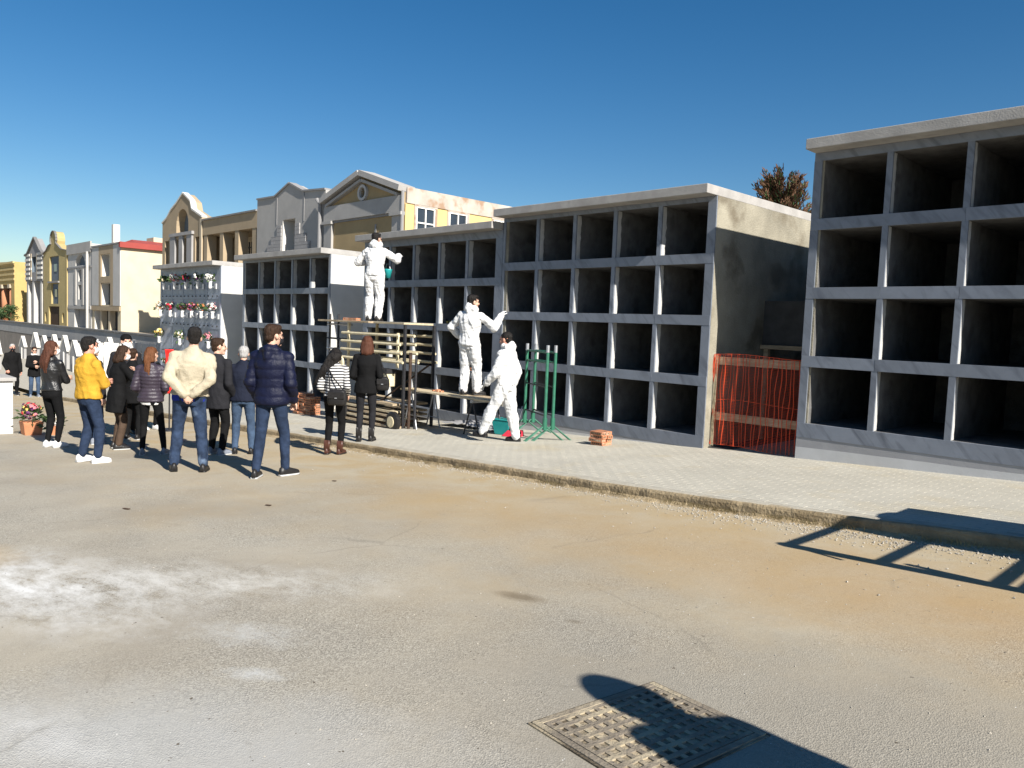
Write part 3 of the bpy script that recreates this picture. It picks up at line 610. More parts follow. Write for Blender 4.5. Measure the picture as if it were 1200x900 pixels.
    MB().tube([(-27.95-c.ox, -.14, 2), (-27.95-c.ox, -.14, 5.9), (-28.2-c.ox, -.14, 6.1)], .08, 8).build('downpipe', 'darkgrey', c.rt)
    for x in (-31.9, -29.5): c.b('pilaster_edge', 'darkgrey', x-.02, x+.02, 5.6, 6.8, -.02)
    # yellow temple front
    c = Chapel('yellow chapel with a triangular pediment, round oculus and side windows', -27.72, -22.42)
    c.front([(-27.72, TZ), (-22.42, TZ), (-22.42, 6.2), (-25.0, 7.0), (-27.72, 6.2)], [arc(-25.0, 6.32, .2, 0, 345, 14)], 'sand', .6, .25); c.b('rear_wall', 'sand', -27.7, -22.43, TZ, 6.08, .61, 9.5)
    c.b('frieze', 'greywall', -27.7, -22.44, 5.42, 6.0, -.12); c.b('panel_edge', 'darkgrey', -27.1, -23.0, 5.34, 5.418, -.05)
    for x in (-27.4, -22.72): c.b('pilaster', 'greywall', x-.28, x+.28, TZ, 5.3, -.1); c.b('capital', 'greywall', x-.36, x+.36, 5.3, 5.418, -.18)
    c.b('slot_window', 'darkgrey', -24.2, -24.1, 4.6, 5.1, -.02)
    c.rim('pediment_cornice', 'greywall', [(-27.75, 6.12), (-25.0, 6.93), (-22.40, 6.12)], .2, -.3, .4); c.rim('pediment_moulding', 'greywall', [(-27.5, 5.98), (-25.0, 6.72), (-22.65, 5.98)], .1, -.18, .0)
    ri = MB(); n = 18
    for i in range(n):
        a0, a1 = 2*math.pi*i/n, 2*math.pi*(i+1)/n; q = lambda a, r, y: (r*math.cos(a)-25+c.rt.location.x*0-c.ox, y, 6.32-TZ+r*math.sin(a))
        ri._add([q(a0, .2, -.1), q(a1, .2, -.1), q(a1, .3, -.1), q(a0, .3, -.1), q(a0, .2, .1), q(a1, .2, .1), q(a1, .3, .1), q(a0, .3, .1)], [(3, 2, 1, 0), (0, 1, 5, 4), (2, 3, 7, 6)])
    ri.build('oculus_ring', 'palegrey', c.rt)
    # east side: pale yellow wall with two windows
    ex = -22.42-c.ox; b = MB(); loops = [rect(.02, 9.4, 0, 5.72-TZ+.01), rect(.5, 1.33, 4.3, 5.42), rect(2.0, 2.85, 4.3, 5.42), rect(4.2, 5.0, 4.3, 5.42)]
    lp = [[Vector((p[0], p[1], 0)) for p in l] for l in loops]; flat = [v for l in lp for v in l]; fs = []
    for t in tessellate_polygon(lp):
        a, cc, d = (flat[i] for i in t); fs.append(tuple(t) if (cc-a).cross(d-a).z > 0 else tuple(reversed(t)))
    b._add([(ex+.06, v.x, v.y) for v in flat], fs); b.build('side_wall', 'paleyellow', c.rt)
    box('side_band', 'wornband', c.rt, ex+.002, ex+.10, .05, 9.45, 5.722-TZ+.01, 6.28-TZ)
    for y0, y1 in ((.5, 1.33), (2.0, 2.85), (4.2, 5.0)):
        f = MB(); t = .045
        for (ya, yb, za, zb) in ((y0, y0+t, 4.3, 5.42), (y1-t, y1, 4.3, 5.42), (y0+t, y1-t, 4.3, 4.3+t), (y0+t, y1-t, 5.42-t, 5.42), ((y0+y1)/2-t/2, (y0+y1)/2+t/2, 4.3+t, 5.42-t)): f.box(ex+.01, ex+.075, ya, yb, za, zb)
        f.box(ex+.012, ex+.073, y0+t, y1-t, 4.84, 4.84+t); wf = f.build('window_frame', 'winframe', c.rt)
        box('pane', 'glass', wf, ex+.018, ex+.03, y0+t, y1-t, 4.3+t, 5.42-t)
        box('window_trim', 'wornband', c.rt, ex+.061, ex+.09, y0-.1, y1+.1, 5.425, 5.52); box('window_trim', 'wornband', c.rt, ex+.061, ex+.09, y0-.1, y0-.002, 4.2, 5.42); box('window_trim', 'wornband', c.rt, ex+.061, ex+.09, y1+.002, y1+.1, 4.2, 5.42)
    MB().tube([(ex+.02, -.08, 0), (ex+.02, -.08, 5.9)], .06, 8).build('downpipe', 'darkgrey', c.rt)
    c.b('roof', 'greyroof', -27.7, -22.45, 6.1, 6.19, .5, 9.45)
chapels()

# hillside town beyond, seen over the ochre chapel
b = MB(); n = 40
for i in range(n+1):
    t = i/n; X = -620+300*(t-.5)*.4; Y = 40+260*t; h = 34*(.85+.25*noise.noise(Vector((t*5, 1, 0)))) * (1-.75*max(0, t-.25))
    for k, (dx, hh) in enumerate(((0, -10), (-60, h*.8), (-120, h), (-260, h*.4))): b.v.append((X+dx, Y-60, hh))
for i in range(n):
    for k in range(3): b.f.append((i*4+k, (i+1)*4+k, (i+1)*4+k+1, i*4+k+1)); b.mi.append(0)
tag(b.build('hills', 'hill', smooth=True), kind='structure')

# ------------------------------------------------------------------ gabled tombs, fence and pillar on the left
def tomb(x, y, wd, h, d, label):
    z = zr(x, 6.4)-.03; rt = empty('gabled_tomb', (x, y, z), 0, label, 'tomb', 'small gabled tombs in front of the retaining wall')
    hw = wd/2; e = h*.62
    MB()._add([(-hw, 0, 0), (hw, 0, 0), (hw, 0, e), (0, 0, h), (-hw, 0, e), (-hw, d, 0), (hw, d, 0), (hw, d, e), (0, d, h), (-hw, d, e)], [(0, 1, 2, 3, 4), (9, 8, 7, 6, 5), (1, 6, 7, 2), (0, 4, 9, 5)]).build('tomb_body', 'retband', rt)
    for sg in (-1, 1):
        nx = Vector((h-e, hw)).normalized()*.07; p, q = (sg*(hw+.12), e-.12*(h-e)/hw), (0, h); r_ = MB(); off = (sg*nx.x, nx.y)
        v = [(p[0], -.03, p[1]), (q[0], -.03, q[1]), (q[0]+off[0], -.03, q[1]+off[1]), (p[0]+off[0], -.03, p[1]+off[1])]
        r_._add(v+[(a, d+.03, c_) for a, _, c_ in v], [(0, 1, 2, 3), (7, 6, 5, 4), (0, 4, 5, 1), (1, 5, 6, 2), (2, 6, 7, 3), (3, 7, 4, 0)]); r_.build('roof_slab', 'whitewall', rt)
    box('door', 'block', rt, -hw*.5, hw*.5, -.03, -.001, .1, e*.85); MB().tube([(hw*.8, -.12, 0), (hw*.8, -.12, e*.9)], .03, 6).build('post', 'whitewall', rt)
for k, (x, y, wd, h, lb) in enumerate(((-57, 12.0, 1.7, 2.9, 'leftmost gabled tomb below the ochre chapel'), (-53.2, 12.2, 1.6, 2.8, 'gabled tomb under the striped chapel columns'), (-50, 12.0, 1.6, 2.8, 'gabled tomb under the mustard yellow chapel'), (-46, 11.5, 1.5, 2.5, 'gabled tomb above the shoulder of the leather-jacket woman'), (-43, 11.8, 1.5, 2.5, 'gabled tomb left of the yellow jacket head'),
        (-40, 11.2, 1.4, 2.3, 'gabled tomb right behind the yellow jacket head'), (-37.3, 11.0, 1.4, 2.3, 'gabled tomb beside the black cap'), (-35.4, 11.6, 1.4, 2.3, 'gabled tomb nearest to the flower-hung block'), (-60, 9.0, 1.7, 2.7, 'grey gabled tomb behind the far standing men'), (-49.5, 8.6, 1.5, 2.4, 'grey gabled tomb behind the standing woman in sunglasses'))):
    tomb(x, y, wd*.85, h*.72, .16, lb)
for i in range(9): tomb(-66+3.4*i+.6*math.sin(i*2.1), 13.1, 1.5, 1.75+.25*math.sin(i*1.3), .16, '%s small gabled tomb from the left in the far row against the retaining wall' % ('first second third fourth fifth sixth seventh eighth ninth'.split()[i]))
def fence():
    z = zr(-34, 6.4); rt = empty('white_grave_enclosure', (-34, 9.35, z-.1), math.pi/2, 'white slatted enclosure wall between the crowd and the tombs', 'fence')
    for i in range(10): box('slat', 'whitewall', rt, .29*i, .29*i+.26, 0, .05, .05, 2.0+.03*math.sin(i*1.7))
    for zz in (.4, 1.6): box('rail', 'whitewall', rt, -.1, 3.0, .051, .1, zz, zz+.1)
    for i in range(3): box('post', 'plinth', rt, 1.42*i-.05, 1.42*i+.05, -.08, -.002, 0, 2.15)
fence()
rt = empty('low_stone_pillar', (-16.75, 2.85, zr(-16.5, 3)-.03), 0, 'low plastered pillar with stone cap at the left edge', 'pillar')
box('shaft', 'plaster', rt, -.42, .42, -.30, .25, 0, 1.0); box('cap', 'slab', rt, -.47, .47, -.35, .30, 1.002, 1.07, .01)

def blossoms(b, cx, cy, cz, rad, n, ms, sz=.03, flat=1.):
    for i in range(n):
        d = Vector((random.gauss(0, 1), random.gauss(0, 1), random.gauss(0, 1)*flat)).normalized()*rad*random.uniform(.55, 1); b.cur = random.choice(ms); c = Vector((cx, cy, cz))+d; s = sz*random.uniform(.7, 1.2); nm = d.normalized()
        t = nm.orthogonal().normalized(); u = nm.cross(t)
        k = 6; pts = [c+nm*s*.35]+[c+(t*math.cos(2*math.pi*j/k)+u*math.sin(2*math.pi*j/k))*s*(1 if j % 2 else .72)-nm*s*.1 for j in range(k)]+[c-nm*s*.5]
        b._add(pts, [(0, 1+j, 1+(j+1) % k) for j in range(k)]+[(k+1, 1+(j+1) % k, 1+j) for j in range(k)])
def leaves(b, cx, cy, cz, rad, n, sz, up=.5):
    for i in range(n):
        d = Vector((random.gauss(0, 1), random.gauss(0, 1), random.gauss(up, .6))).normalized()*rad*random.uniform(.4, 1.1); c = Vector((cx, cy, cz))+d; t = d.normalized(); s = t.orthogonal().normalized(); s.rotate(Matrix.Rotation(random.random()*6.3, 3, t)); L = sz*random.uniform(.7, 1.4)
        b._add([c, c+t*L*.5+s*L*.22, c+t*L, c+t*L*.5-s*L*.22], [(0, 1, 2, 3)])
x, y = -16.0, 3.32; z = zr(x, y)
rt = empty('flower_pot', (x, y, z), 0, 'terracotta trough of red and yellow flowers beside the low pillar', 'flower pot')
MB().hexa([(-.16, -.13, 0), (.16, -.13, 0), (.16, .13, 0), (-.16, .13, 0)], [(-.19, -.16, .24), (.19, -.16, .24), (.19, .16, .24), (-.19, .16, .24)]).build('pot', 'terracotta', rt, bevel=.012)
b = MB(); leaves(b, 0, 0, .32, .18, 130, .10); b.build('leaves', 'leaf', rt)
b = MB(); blossoms(b, 0, 0, .44, .18, 60, [0, 1, 2, 3], .042); b.build('blossoms', ['fl_red', 'fl_pink', 'fl_purple', 'fl_yellow'], rt)
x, y = -15.75, 3.62; z = zr(x, y); rt = empty('small_flower_pot', (x, y, z), 0, 'small pot of white heather right of the terracotta trough', 'flower pot')
MB().cyl(0, 0, 0, .16, .09, 12, .12).build('pot', 'terracotta', rt); b = MB(); leaves(b, 0, 0, .2, .16, 70, .09); b.build('leaves', 'leaf', rt); b = MB(); blossoms(b, 0, 0, .28, .15, 40, [0], .025); b.build('blossoms', ['fl_white'], rt)

# vases of flowers hung on the closed niche block
A = lambda i: -28.64+1.03*i-.49
VS = [(0, 0, ['leaf', 'leaf', 'fl_cream'], 'green foliage'), (1, 0, ['fl_white', 'fl_white', 'fl_pink'], 'white lilies'), (2, 0, ['fl_purple', 'fl_red', 'leaf'], 'dark red flowers'), (3, 0, ['fl_purple', 'fl_white', 'leaf'], 'mauve and white flowers'), (4, 0, ['fl_white'], 'a few white buds'),
      (-.35, 1, ['fl_white', 'fl_orange', 'fl_white'], 'white flowers overhanging the left edge'), (.6, 1, ['fl_white', 'leaf', 'fl_red'], 'mixed dark and white flowers'), (1.7, 1, ['fl_purple', 'fl_red', 'leaf'], 'purple flowers'), (2.5, 1, ['fl_red', 'fl_pink', 'fl_purple'], 'pink and crimson flowers'), (3.3, 1, ['fl_orange', 'leaf', 'fl_white'], 'orange flowers'), (4.2, 1, ['fl_white', 'fl_pink'], 'pale pink flowers'),
      (-.45, 2, ['fl_yellow', 'fl_cream', 'fl_cream'], 'cream and yellow roses'), (1.5, 2, ['fl_cream', 'fl_white', 'leaf'], 'cream flowers'), (3.9, 2, ['fl_pink', 'fl_white', 'leaf'], 'pink and white flowers'), (.4, 3, ['fl_white', 'leaf', 'fl_red'], 'white and red flowers'), (2.4, 3, ['fl_white', 'fl_purple'], 'white and purple flowers')]
rown = ['top row', 'second row', 'third row', 'bottom row']
for i, r_, ms, ds in VS:
    x = A(i)+.05; zz = [.70, -.28, -1.26, -2.24][r_]+1.5+.18
    rt = empty('flower_vase', (x, YF-.02, zz), 0, 'vase of %s in the %s of the plaque-covered block' % (ds, rown[r_]), 'flower vase', 'vases on the closed niche block')
    MB().loft([[(q*math.cos(2*math.pi*k/10), -.09+q*math.sin(2*math.pi*k/10), h) for k in range(10)] for h, q in ((0, .045), (.05, .055), (.2, .05), (.24, .075))]).build('vase', 'shoe_white', rt, True)
    box('bracket', 'steel', rt, -.012, .012, -.045, .015, .05, .08)
    b = MB(); blossoms(b, 0, -.11, .40, .165, 34, list(range(len(ms))), .05, .8); b.build('bouquet', ms, rt)
    b = MB(); leaves(b, 0, -.10, .28, .14, 30, .14, .8); b.build('stems', 'leaf', rt)
    if r_ < 2 and i >= 0: box('plaque_photo', 'shoe_white', rt, .16, .28, -.012+.005, .0145, .0, .17)

# ------------------------------------------------------------------ conifer beyond the roofs, shrubs on the terrace
def conifer():
    X, Y = -14.0, 27.0; rt = empty('conifer_tree', (X, Y, -.7), 0, 'brown conifer whose top shows above the raw concrete block', 'tree')
    MB().tube([(0, 0, 0), (.05, 0, 3), (.0, .05, 6), (.02, 0, 7.6)], [.17, .13, .08, .02], 8).build('trunk', 'bark', rt)
    b = MB(); lb = MB()
    for i in range(230):
        z = random.uniform(2.2, 7.8); t = (z-2.2)/5.6; Rm = (1.3 if t < .85 else 1.3-(t-.85)*4.2)*random.uniform(.5, 1.1); a = random.random()*6.283
        tip = Vector((math.cos(a)*Rm, math.sin(a)*Rm, z+.35+random.uniform(0, .35))); st = Vector((0, 0, z-.25)); mid = st.lerp(tip, .5)+Vector((0, 0, -.06)); lb.tube([st, mid, tip], [.025, .018, .006], 4)
        for k in range(110):
            q = random.uniform(.25, 1.04); p = st.lerp(mid, q*2) if q < .5 else mid.lerp(tip, q*2-1); p = p+Vector((jit(.09), jit(.09), jit(.09))); d = ((tip-st).normalized()+Vector((jit(.7), jit(.7), random.uniform(-.1, .8)))).normalized(); s = d.orthogonal().normalized(); s.rotate(Matrix.Rotation(random.random()*6.3, 3, d)); L = random.uniform(.1, .24); b.cur = 0 if random.random() < .8 else 1
            b._add([p-s*.012, p+s*.012, p+d*L*.6+s*.022, p+d*L, p+d*L*.6-s*.022], [(0, 1, 2, 4), (4, 2, 3)])
    lb.build('limbs', 'bark', rt); b.build('crown', ['conifer', 'leaf'], rt)
conifer()
for x, y, r_, h, lb in ((-84.2, 15.1, 1.0, .9, 'low green shrub before the ochre chapel wall'), (-81.6, 15.3, 1.1, 1.2, 'taller green shrub beside the striped chapel columns'), (-87.2, 15.1, .9, .7, 'small green shrub under the terracotta columns')):
    rt = empty('shrub', (x, y, TZ), 0, lb, 'shrub', 'shrubs on the terrace'); MB().tube([(0, 0, 0), (0, 0, h*.7)], .04, 5).build('stem', 'bark', rt)
    b = MB()
    for k in range(14): leaves(b, jit(r_*.7), jit(.3), random.uniform(.2, h), .35, 60, .16)
    b.build('foliage', 'leaf', rt)

# ------------------------------------------------------------------ work things on the pavement
BR = None
def brick(parent, x, y, z, rz, hollow=True):
    global BR
    if BR is None:
        b = MB(); b.box(-.125, .125, -.06, .06, 0, .055); b.cur = 1
        for i in range(5): b.box(-.1+.042*i, -.068+.042*i, -.0612, -.06, .014, .041)  # hollow cells are thin dark slips standing for the shade inside
        for i in range(2): b.box(.125, .1262, -.043+.05*i, -.008+.05*i, .014, .041)
        BR = b.mesh('brick', ['brick', 'irondark'])
    o = bpy.data.objects.new('brick', BR); C.objects.link(o); o.parent = parent; o.location = (x, y, z); o.rotation_euler = (0, 0, rz); return o
def brickpile(x, y, lab, layers, base=None, nx=2):
    rt = empty('brick_pile', (x, y, zs(x) if base is None else base), 0, lab, 'bricks', 'piles of terracotta bricks')
    for k in range(layers):
        for i in range(nx):
            if k == layers-1 and i == nx-1 and nx > 2: continue
            brick(rt, (i-(nx-1)/2)*.28+jit(.02), jit(.02), k*.0555, jit(.12))
            brick(rt, (i-(nx-1)/2)*.28+jit(.02), .13+jit(.006), k*.0555, jit(.05))
brickpile(-7.76, 9.45, 'small pile of terracotta bricks before the raw concrete block', 4, nx=1)
brickpile(-16.4, 9.0, 'stack of terracotta bricks left of the coffin lift', 9, nx=3)
rt = empty('loose_bricks', (-12.1, 9.0, zs(-12.1)), 0, 'few loose bricks on the pavement by the grey trestle foot', 'bricks')
for a, b_, c_ in ((-.62, .1, .3), (-.35, -.05, 1.1), (-.5, .35, .1)): brick(rt, a, b_, .001, c_)

def trestle_bench():
    y0, y1 = 8.78, 9.40; X = lambda z: z
    def trestle(x, lab):
        z = zs(x); top = .24-.03; rt = empty('trestle', (x, (y0+y1)/2, z), 0, lab, 'trestle', 'trestles under the plank'); h = top-z; hd = (y1-y0)/2
        MB().box(-.03, .03, -hd, hd, h-.05, h).build('top_bar', 'steel', rt)
        for yy in (-hd+.03, hd-.03):
            for sx in (-1, 1): MB().tube([(sx*.02, yy, h-.05), (sx*.21, yy, .01)], .014, 8).build('leg', 'steel' if x < -11 else 'darksteel', rt)
            MB().tube([(-.15, yy, .2), (.15, yy, .2)], .009, 6).build('stretcher', 'steel', rt)
    trestle(-11.93, 'grey steel trestle under the left end of the plank'); trestle(-10.12, 'dark trestle behind the walking worker')
    rt = empty('plank', (-11.0, 9.1, .212), 0, 'wooden plank across two trestles, carrying the middle worker', 'plank')
    box('board', 'wood2', rt, -1.28, 1.33, -.30, .0, 0, .032, .003); box('board', 'wood', rt, -1.22, 1.38, .01, .29, 0, .03, .003)
    rt = empty('brick_offcut', (-11.35, 9.0, .2445), 0, 'broken brick pieces lying on the trestle plank', 'brick')
    for a, s_ in ((0, .09), (-.12, .05), (.11, .06)): box('fragment', 'brick', rt, a-s_/2, a+s_/2, -.03, .04, 0, s_*.5, .006)
    rt = empty('plastic_sheet', (-11.2, 9.95, zs(-11.2)), 0, 'crumpled grey plastic sheet under the trestle bench', 'sheet'); b = MB(); n = 26
    for i in range(n+1):
        for j in range(9):
            u, v = i/n, j/8; b.v.append((-.95+1.9*u, -.32+.55*v, max(.004, .05+.16*abs(noise.noise(Vector((u*6, v*3, 1))))+.1*v*noise.noise(Vector((u*3, v, 7))))*(.3+.7*math.sin(math.pi*min(1, max(0, u))))))
    for i in range(n):
        for j in range(8): b.f.append((i*9+j, (i+1)*9+j, (i+1)*9+j+1, i*9+j+1)); b.mi.append(0)
    o = b.build('sheet', 'plinth2', rt, True); s_ = o.modifiers.new('thick', 'SOLIDIFY'); s_.thickness = .004
trestle_bench()

def coffin_lift():
    x0, x1, y0, y1 = -14.7, -12.3, 8.65, 9.45; z = zs(-13.5); rt = empty('coffin_lift', (-13.08, 9.05, z), 0, 'coffin lift of cream rollers and rusty posts below the highest worker', 'lift')
    X0, X1, Y0, Y1 = x0+13.5, x1+13.5, -.4, .4; top = 1.53-z
    def bar(n, m, p, q, r=.022): MB().tube([p, q], r, 8).build(n, m, rt)
    for X in (X0+.25, X1-.15):
        for Y in (Y0+.05, Y1-.05): box('post', 'darksteel' if X > 0 else 'cream_steel', rt, X-.024, X+.024, Y-.024, Y+.024, .0, top-.05)
    bar('mast', 'rust', (X1-.02, Y0+.1, .08), (X1-.02, Y0+.1, 1.55), .03); bar('mast', 'darksteel', (X1+.1, Y0+.15, .08), (X1+.1, Y0+.15, 1.5), .025)
    for k, h in enumerate((1.86, 1.69, 1.52, 1.35)):
        q = .05*k
        for Y in (Y0-.02, Y0+.35, Y1): bar('roller', 'cream_steel', (X0+.1-q*.3, Y, h), (X1-.25+q, Y, h), .027)
        for X in (X0+.28, X1-.35): bar('roller_bracket', 'cream_steel', (X, Y0+.03, h-.12), (X, Y0+.03, h+.05), .03)
    box('control_box', 'cream_steel', rt, .35, .72, Y0-.12, Y0+.1, .86, 1.12, .015); box('box_lid', 'darksteel', rt, .33, .74, Y0-.14, Y0+.11, 1.121, 1.2)
    for k, h in enumerate((.52, .38, .30, .2, .1)):
        box('deck_board', 'wood2' if k % 2 else 'wood', rt, X0+.1, X1-.35+.05*k, Y0-.05-.02*k, Y0+.12, h-.025, h+.015)
        box('deck_board', 'wood', rt, X0+.1, X1-.35, Y1-.25, Y1, h-.025, h+.015)
    # winch wheel and ground wheel
    def wheel(n, m, x, y, zc, r, w):
        MB().loft([[(x+q*math.cos(2*math.pi*k/20), y+yy, zc+q*math.sin(2*math.pi*k/20)) for k in range(20)] for q, yy in ((r*.82, -w), (r, -w*.6), (r, w*.6), (r*.82, w))]).build(n, m, rt, False)
    wheel('winch_wheel', 'cream_steel', X0+.16, Y0-.1, 1.22, .155, .03); wheel('winch_hub', 'rust', X0+.16, Y0-.14, 1.22, .05, .02)
    bar('winch_post', 'cream_steel', (X0+.16, Y0-.06, .1), (X0+.16, Y0-.06, 1.1), .04)
    wheel('ground_wheel', 'shoe_black', X1-.25, Y0-.1, .2, .2, .06); wheel('wheel_rim', 'cream_steel', X1-.25, Y0-.165, .2, .11, .01); wheel('ground_wheel', 'shoe_black', X0+.3, Y0-.1, .2, .2, .06)
    box('platform', 'wood', rt, X0-.92, X1-1.32, Y0-.02, Y1+.02, top-.045, top-.0052, .004); box('platform', 'wood2', rt, X1-1.315, X1-.27, Y0+.1, Y1+.02, top-.046, top-.0065, .004)
    for k, h in enumerate((top-.1, 1.72, 1.5, 1.28)): bar('side_rail', 'darksteel' if k % 2 else 'steel', (X0-.7, Y0+.1, h), (X0+.3, Y0+.1, h), .02)
    for X in (X0-.6, X0-.25): bar('side_post', 'darksteel', (X, Y0+.1, .02), (X, Y0+.1, top+.12), .024)
    bar('brace', 'rust', (X0+.25, Y0+.4, .1), (X1-.2, Y1-.1, 1.3), .02)
coffin_lift()
rt = empty('loose_brick', (-14.15, 8.9, 1.525), 0, 'single orange brick on the high platform by the worker', 'brick'); brick(rt, 0, 0, .0, .15); brick(rt, -.27, .05, 0, .4)
rt = empty('yellow_gloves', (-13.2, 10.62, 1.54), 0, 'crumpled yellow and black gloves lying in the open niche', 'gloves'); b = MB(); b.cur = 0
for i in range(8): b.cur = i % 2; b.bone((jit(.14), jit(.08), .03), (jit(.16), jit(.08), .09), .028, .018)
b.build('glove', ['fl_yellow', 'charcoal'], rt, True)
rt = empty('brick_in_niche', (-11.95, 10.42, -.913+1.5), 0, 'brick offcut on the ledge of the third niche row', 'brick'); brick(rt, 0, .02, .0015, .2)

def green_stand(x, y, rz, lab):
    z = zs(x); rt = empty('green_tube_stand', (x, y, z), rz, lab, 'stand', 'green steel tube stands')
    def bar(n, p, q, r=.016, m='green'): MB().tube([p, q], r, 10).build(n, m, rt)
    for s_ in (0, 1):
        yy = -1.0*s_+.50
        bar('post', (0, yy, .24), (0, yy, 1.52), .027); MB().cyl(0, yy, .20, .40, .04, 12).build('foot_socket', 'green', rt)
        MB().cyl(0, yy, 1.5, 1.62, .03, 10).build('post_cap', 'steel', rt)
        for a in (15, 165, 195, 345): bar('leg', (math.cos(R(a))*.03, yy+math.sin(R(a))*.03, .26), (math.cos(R(a))*.36, yy+math.sin(R(a))*.16, .012), .011)
    for h in (1.5, 1.33): bar('cross_tube', (0, -.50, h), (0, .50, h), .018)
    for h in (.92, .44): bar('cross_tube', (0, -.50, h), (0, .50, h), .012, 'darksteel')
green_stand(-9.16, 9.60, R(64), 'green tube stand on splayed feet, the right one of two'); green_stand(-9.22, 9.46, R(65), 'green tube stand partly hidden behind the walking worker')
rt = empty('dustpan', (-9.62, 9.35, zs(-9.6)), R(20), 'red plastic dustpan behind the walking worker', 'dustpan')
MB().hexa([(-.16, -.12, 0), (.16, -.12, 0), (.16, .12, 0), (-.16, .12, 0)], [(-.16, -.10, .02), (.16, -.10, .02), (.14, .12, .11), (-.14, .12, .11)]).build('pan', 'redplastic', rt, bevel=.006); MB().tube([(0, .1, .06), (0, .34, .5)], .012, 8).build('handle', 'steel', rt)
rt = empty('teal_basin', (-9.95, 9.45, zs(-9.9)), R(10), 'teal plastic tub on the pavement between the worker legs', 'tub')
MB().hexa([(-.15, -.1, 0), (.15, -.1, 0), (.15, .1, 0), (-.15, .1, 0)], [(-.2, -.14, .26), (.2, -.14, .26), (.2, .14, .26), (-.2, .14, .26)]).build('tub', 'teal', rt, bevel=.01); box('rim', 'teal', rt, -.21, .21, -.15, .15, .262, .28, .005)

# iron drain cover with its frame, waffle ribs as separate bars
def drain():
    P = [Vector(p) for p in ((-2.02, 2.12), (-1.93, 2.82), (-1.37, 2.82), (-1.46, 2.10))]
    cx, cy = -1.685, 2.445; rz = R(-7); z = zr(cx, cy)+.006; rt = empty('drain_cover', (cx, cy, z), rz, 'dusty cast iron drain cover with a waffle grid in the road', 'drain cover')
    rt.rotation_euler = (R(-.86), R(-2.86), rz); hx, hy = .265, .32
    fr = MB()
    for x0, x1, y0, y1 in ((-hx-.03, hx+.03, -hy-.03, -hy), (-hx-.03, hx+.03, hy, hy+.03), (-hx-.03, -hx, -hy, hy), (hx, hx+.03, -hy, hy)): box('frame_side', 'iron', rt, x0, x1, y0, y1, -.03, .004, .002)
    box('plate', 'irondark', rt, -hx+.004, hx-.004, -hy+.004, hy-.004, -.03, -.003)
    for x0, x1, y0, y1 in ((-hx-.042, hx+.042, -hy-.042, -hy-.0305), (-hx-.042, hx+.042, hy+.0305, hy+.042), (-hx-.042, -hx-.0305, -hy-.03, hy+.03), (hx+.0305, hx+.042, -hy-.03, hy+.03)): box('tar_joint', 'irondark', rt, x0, x1, y0, y1, -.03, -.0015)
    nx, ny = 9, 12
    for i in range(nx+1):
        x = -hx+.004+(2*hx-.008)*i/nx; wd = .012 if 0 < i < nx else .02
        box('rib', 'iron', rt, max(-hx+.004, x-wd), min(hx-.004, x+wd), -hy+.004, hy-.004, -.0028, .0035)
    for j in range(ny+1):
        y = -hy+.004+(2*hy-.008)*j/ny; wd = .011 if 0 < j < ny else .02
        box('rib', 'iron', rt, -hx+.0045, hx-.0045, max(-hy+.0045, y-wd), min(hy-.0045, y+wd), -.0028, .0030)
drain()
# bits of litter on the road
for x, y, s_, lab in ((-6.95, 3.45, .035, 'dark scrap of rubber on the road near the navy jacket man'), (-7.9, 4.75, .03, 'small dark scrap lying right of the navy jacket man'), (-7.6, 2.35, .045, 'flat dark leaf on the road left of centre')):
    rt = MB(); z = zr(x, y)+.006; rt.hexa([(-s_, -.014, 0), (s_, -.02, 0), (s_*.8, .02, 0), (-s_*.9, .012, 0)], [(-s_*.9, -.008, .003), (s_*.9, -.014, .007), (s_*.7, .012, .005), (-s_*.8, .008, .003)])
    o = rt.build('litter', 'brownwool', loc=(x, y, z)); o.rotation_euler = (0, 0, .35); tag(o, lab, 'litter', 'litter on the road')

# a lift cart standing just outside the right edge; its shadow falls across the kerb
def cart():
    x, y = .34, 6.30; z = zr(x, 6.4)-.02; rt = empty('lift_cart', (x, y, z), 0, 'steel lift cart standing beyond the right edge, seen by its shadow', 'cart')
    def bar(n, p, q, r=.03): MB().tube([p, q], r, 8).build(n, 'rust', rt)
    h = 1.28; a = -1.12
    for yy in (-.72, .30): bar('rail', (a, yy, h), (1.3, yy, h), .07)
    for xx in (a, -.45, .25, 1.0): bar('crossbar', (xx, -.72, h), (xx, .30, h), .035)
    box('side_panel', 'rust', rt, a+.02, 1.3, .30, 1.15, h-.12, h-.07); box('tray', 'rust', rt, .3, 1.3, -.7, .3, h-.05, h-.03)  # panel widened and tray added to thicken the cart's shadow
    for xx in (-.3, 1.1):
        for yy in (-.6, .55): bar('leg', (xx, yy, .12), (xx, yy, h), .03); MB().tube([(xx, yy-.03, .12), (xx, yy+.03, .12)], .12, 14).build('wheel', 'shoe_black', rt)
    sk = MB()
    for k in range(9): sk.ell((a+.35+.22*k, .62+jit(.12), h+.02+jit(.04)), (.2, .26, .1), None, 10, 6)
    sk.build('shadow_sacks', 'retband', rt, True)  # unseen lumps added to fill out the cart's shadow
    bar('handle', (a, -.72, h), (a+.1, -.80, h-.25), .02)
cart()

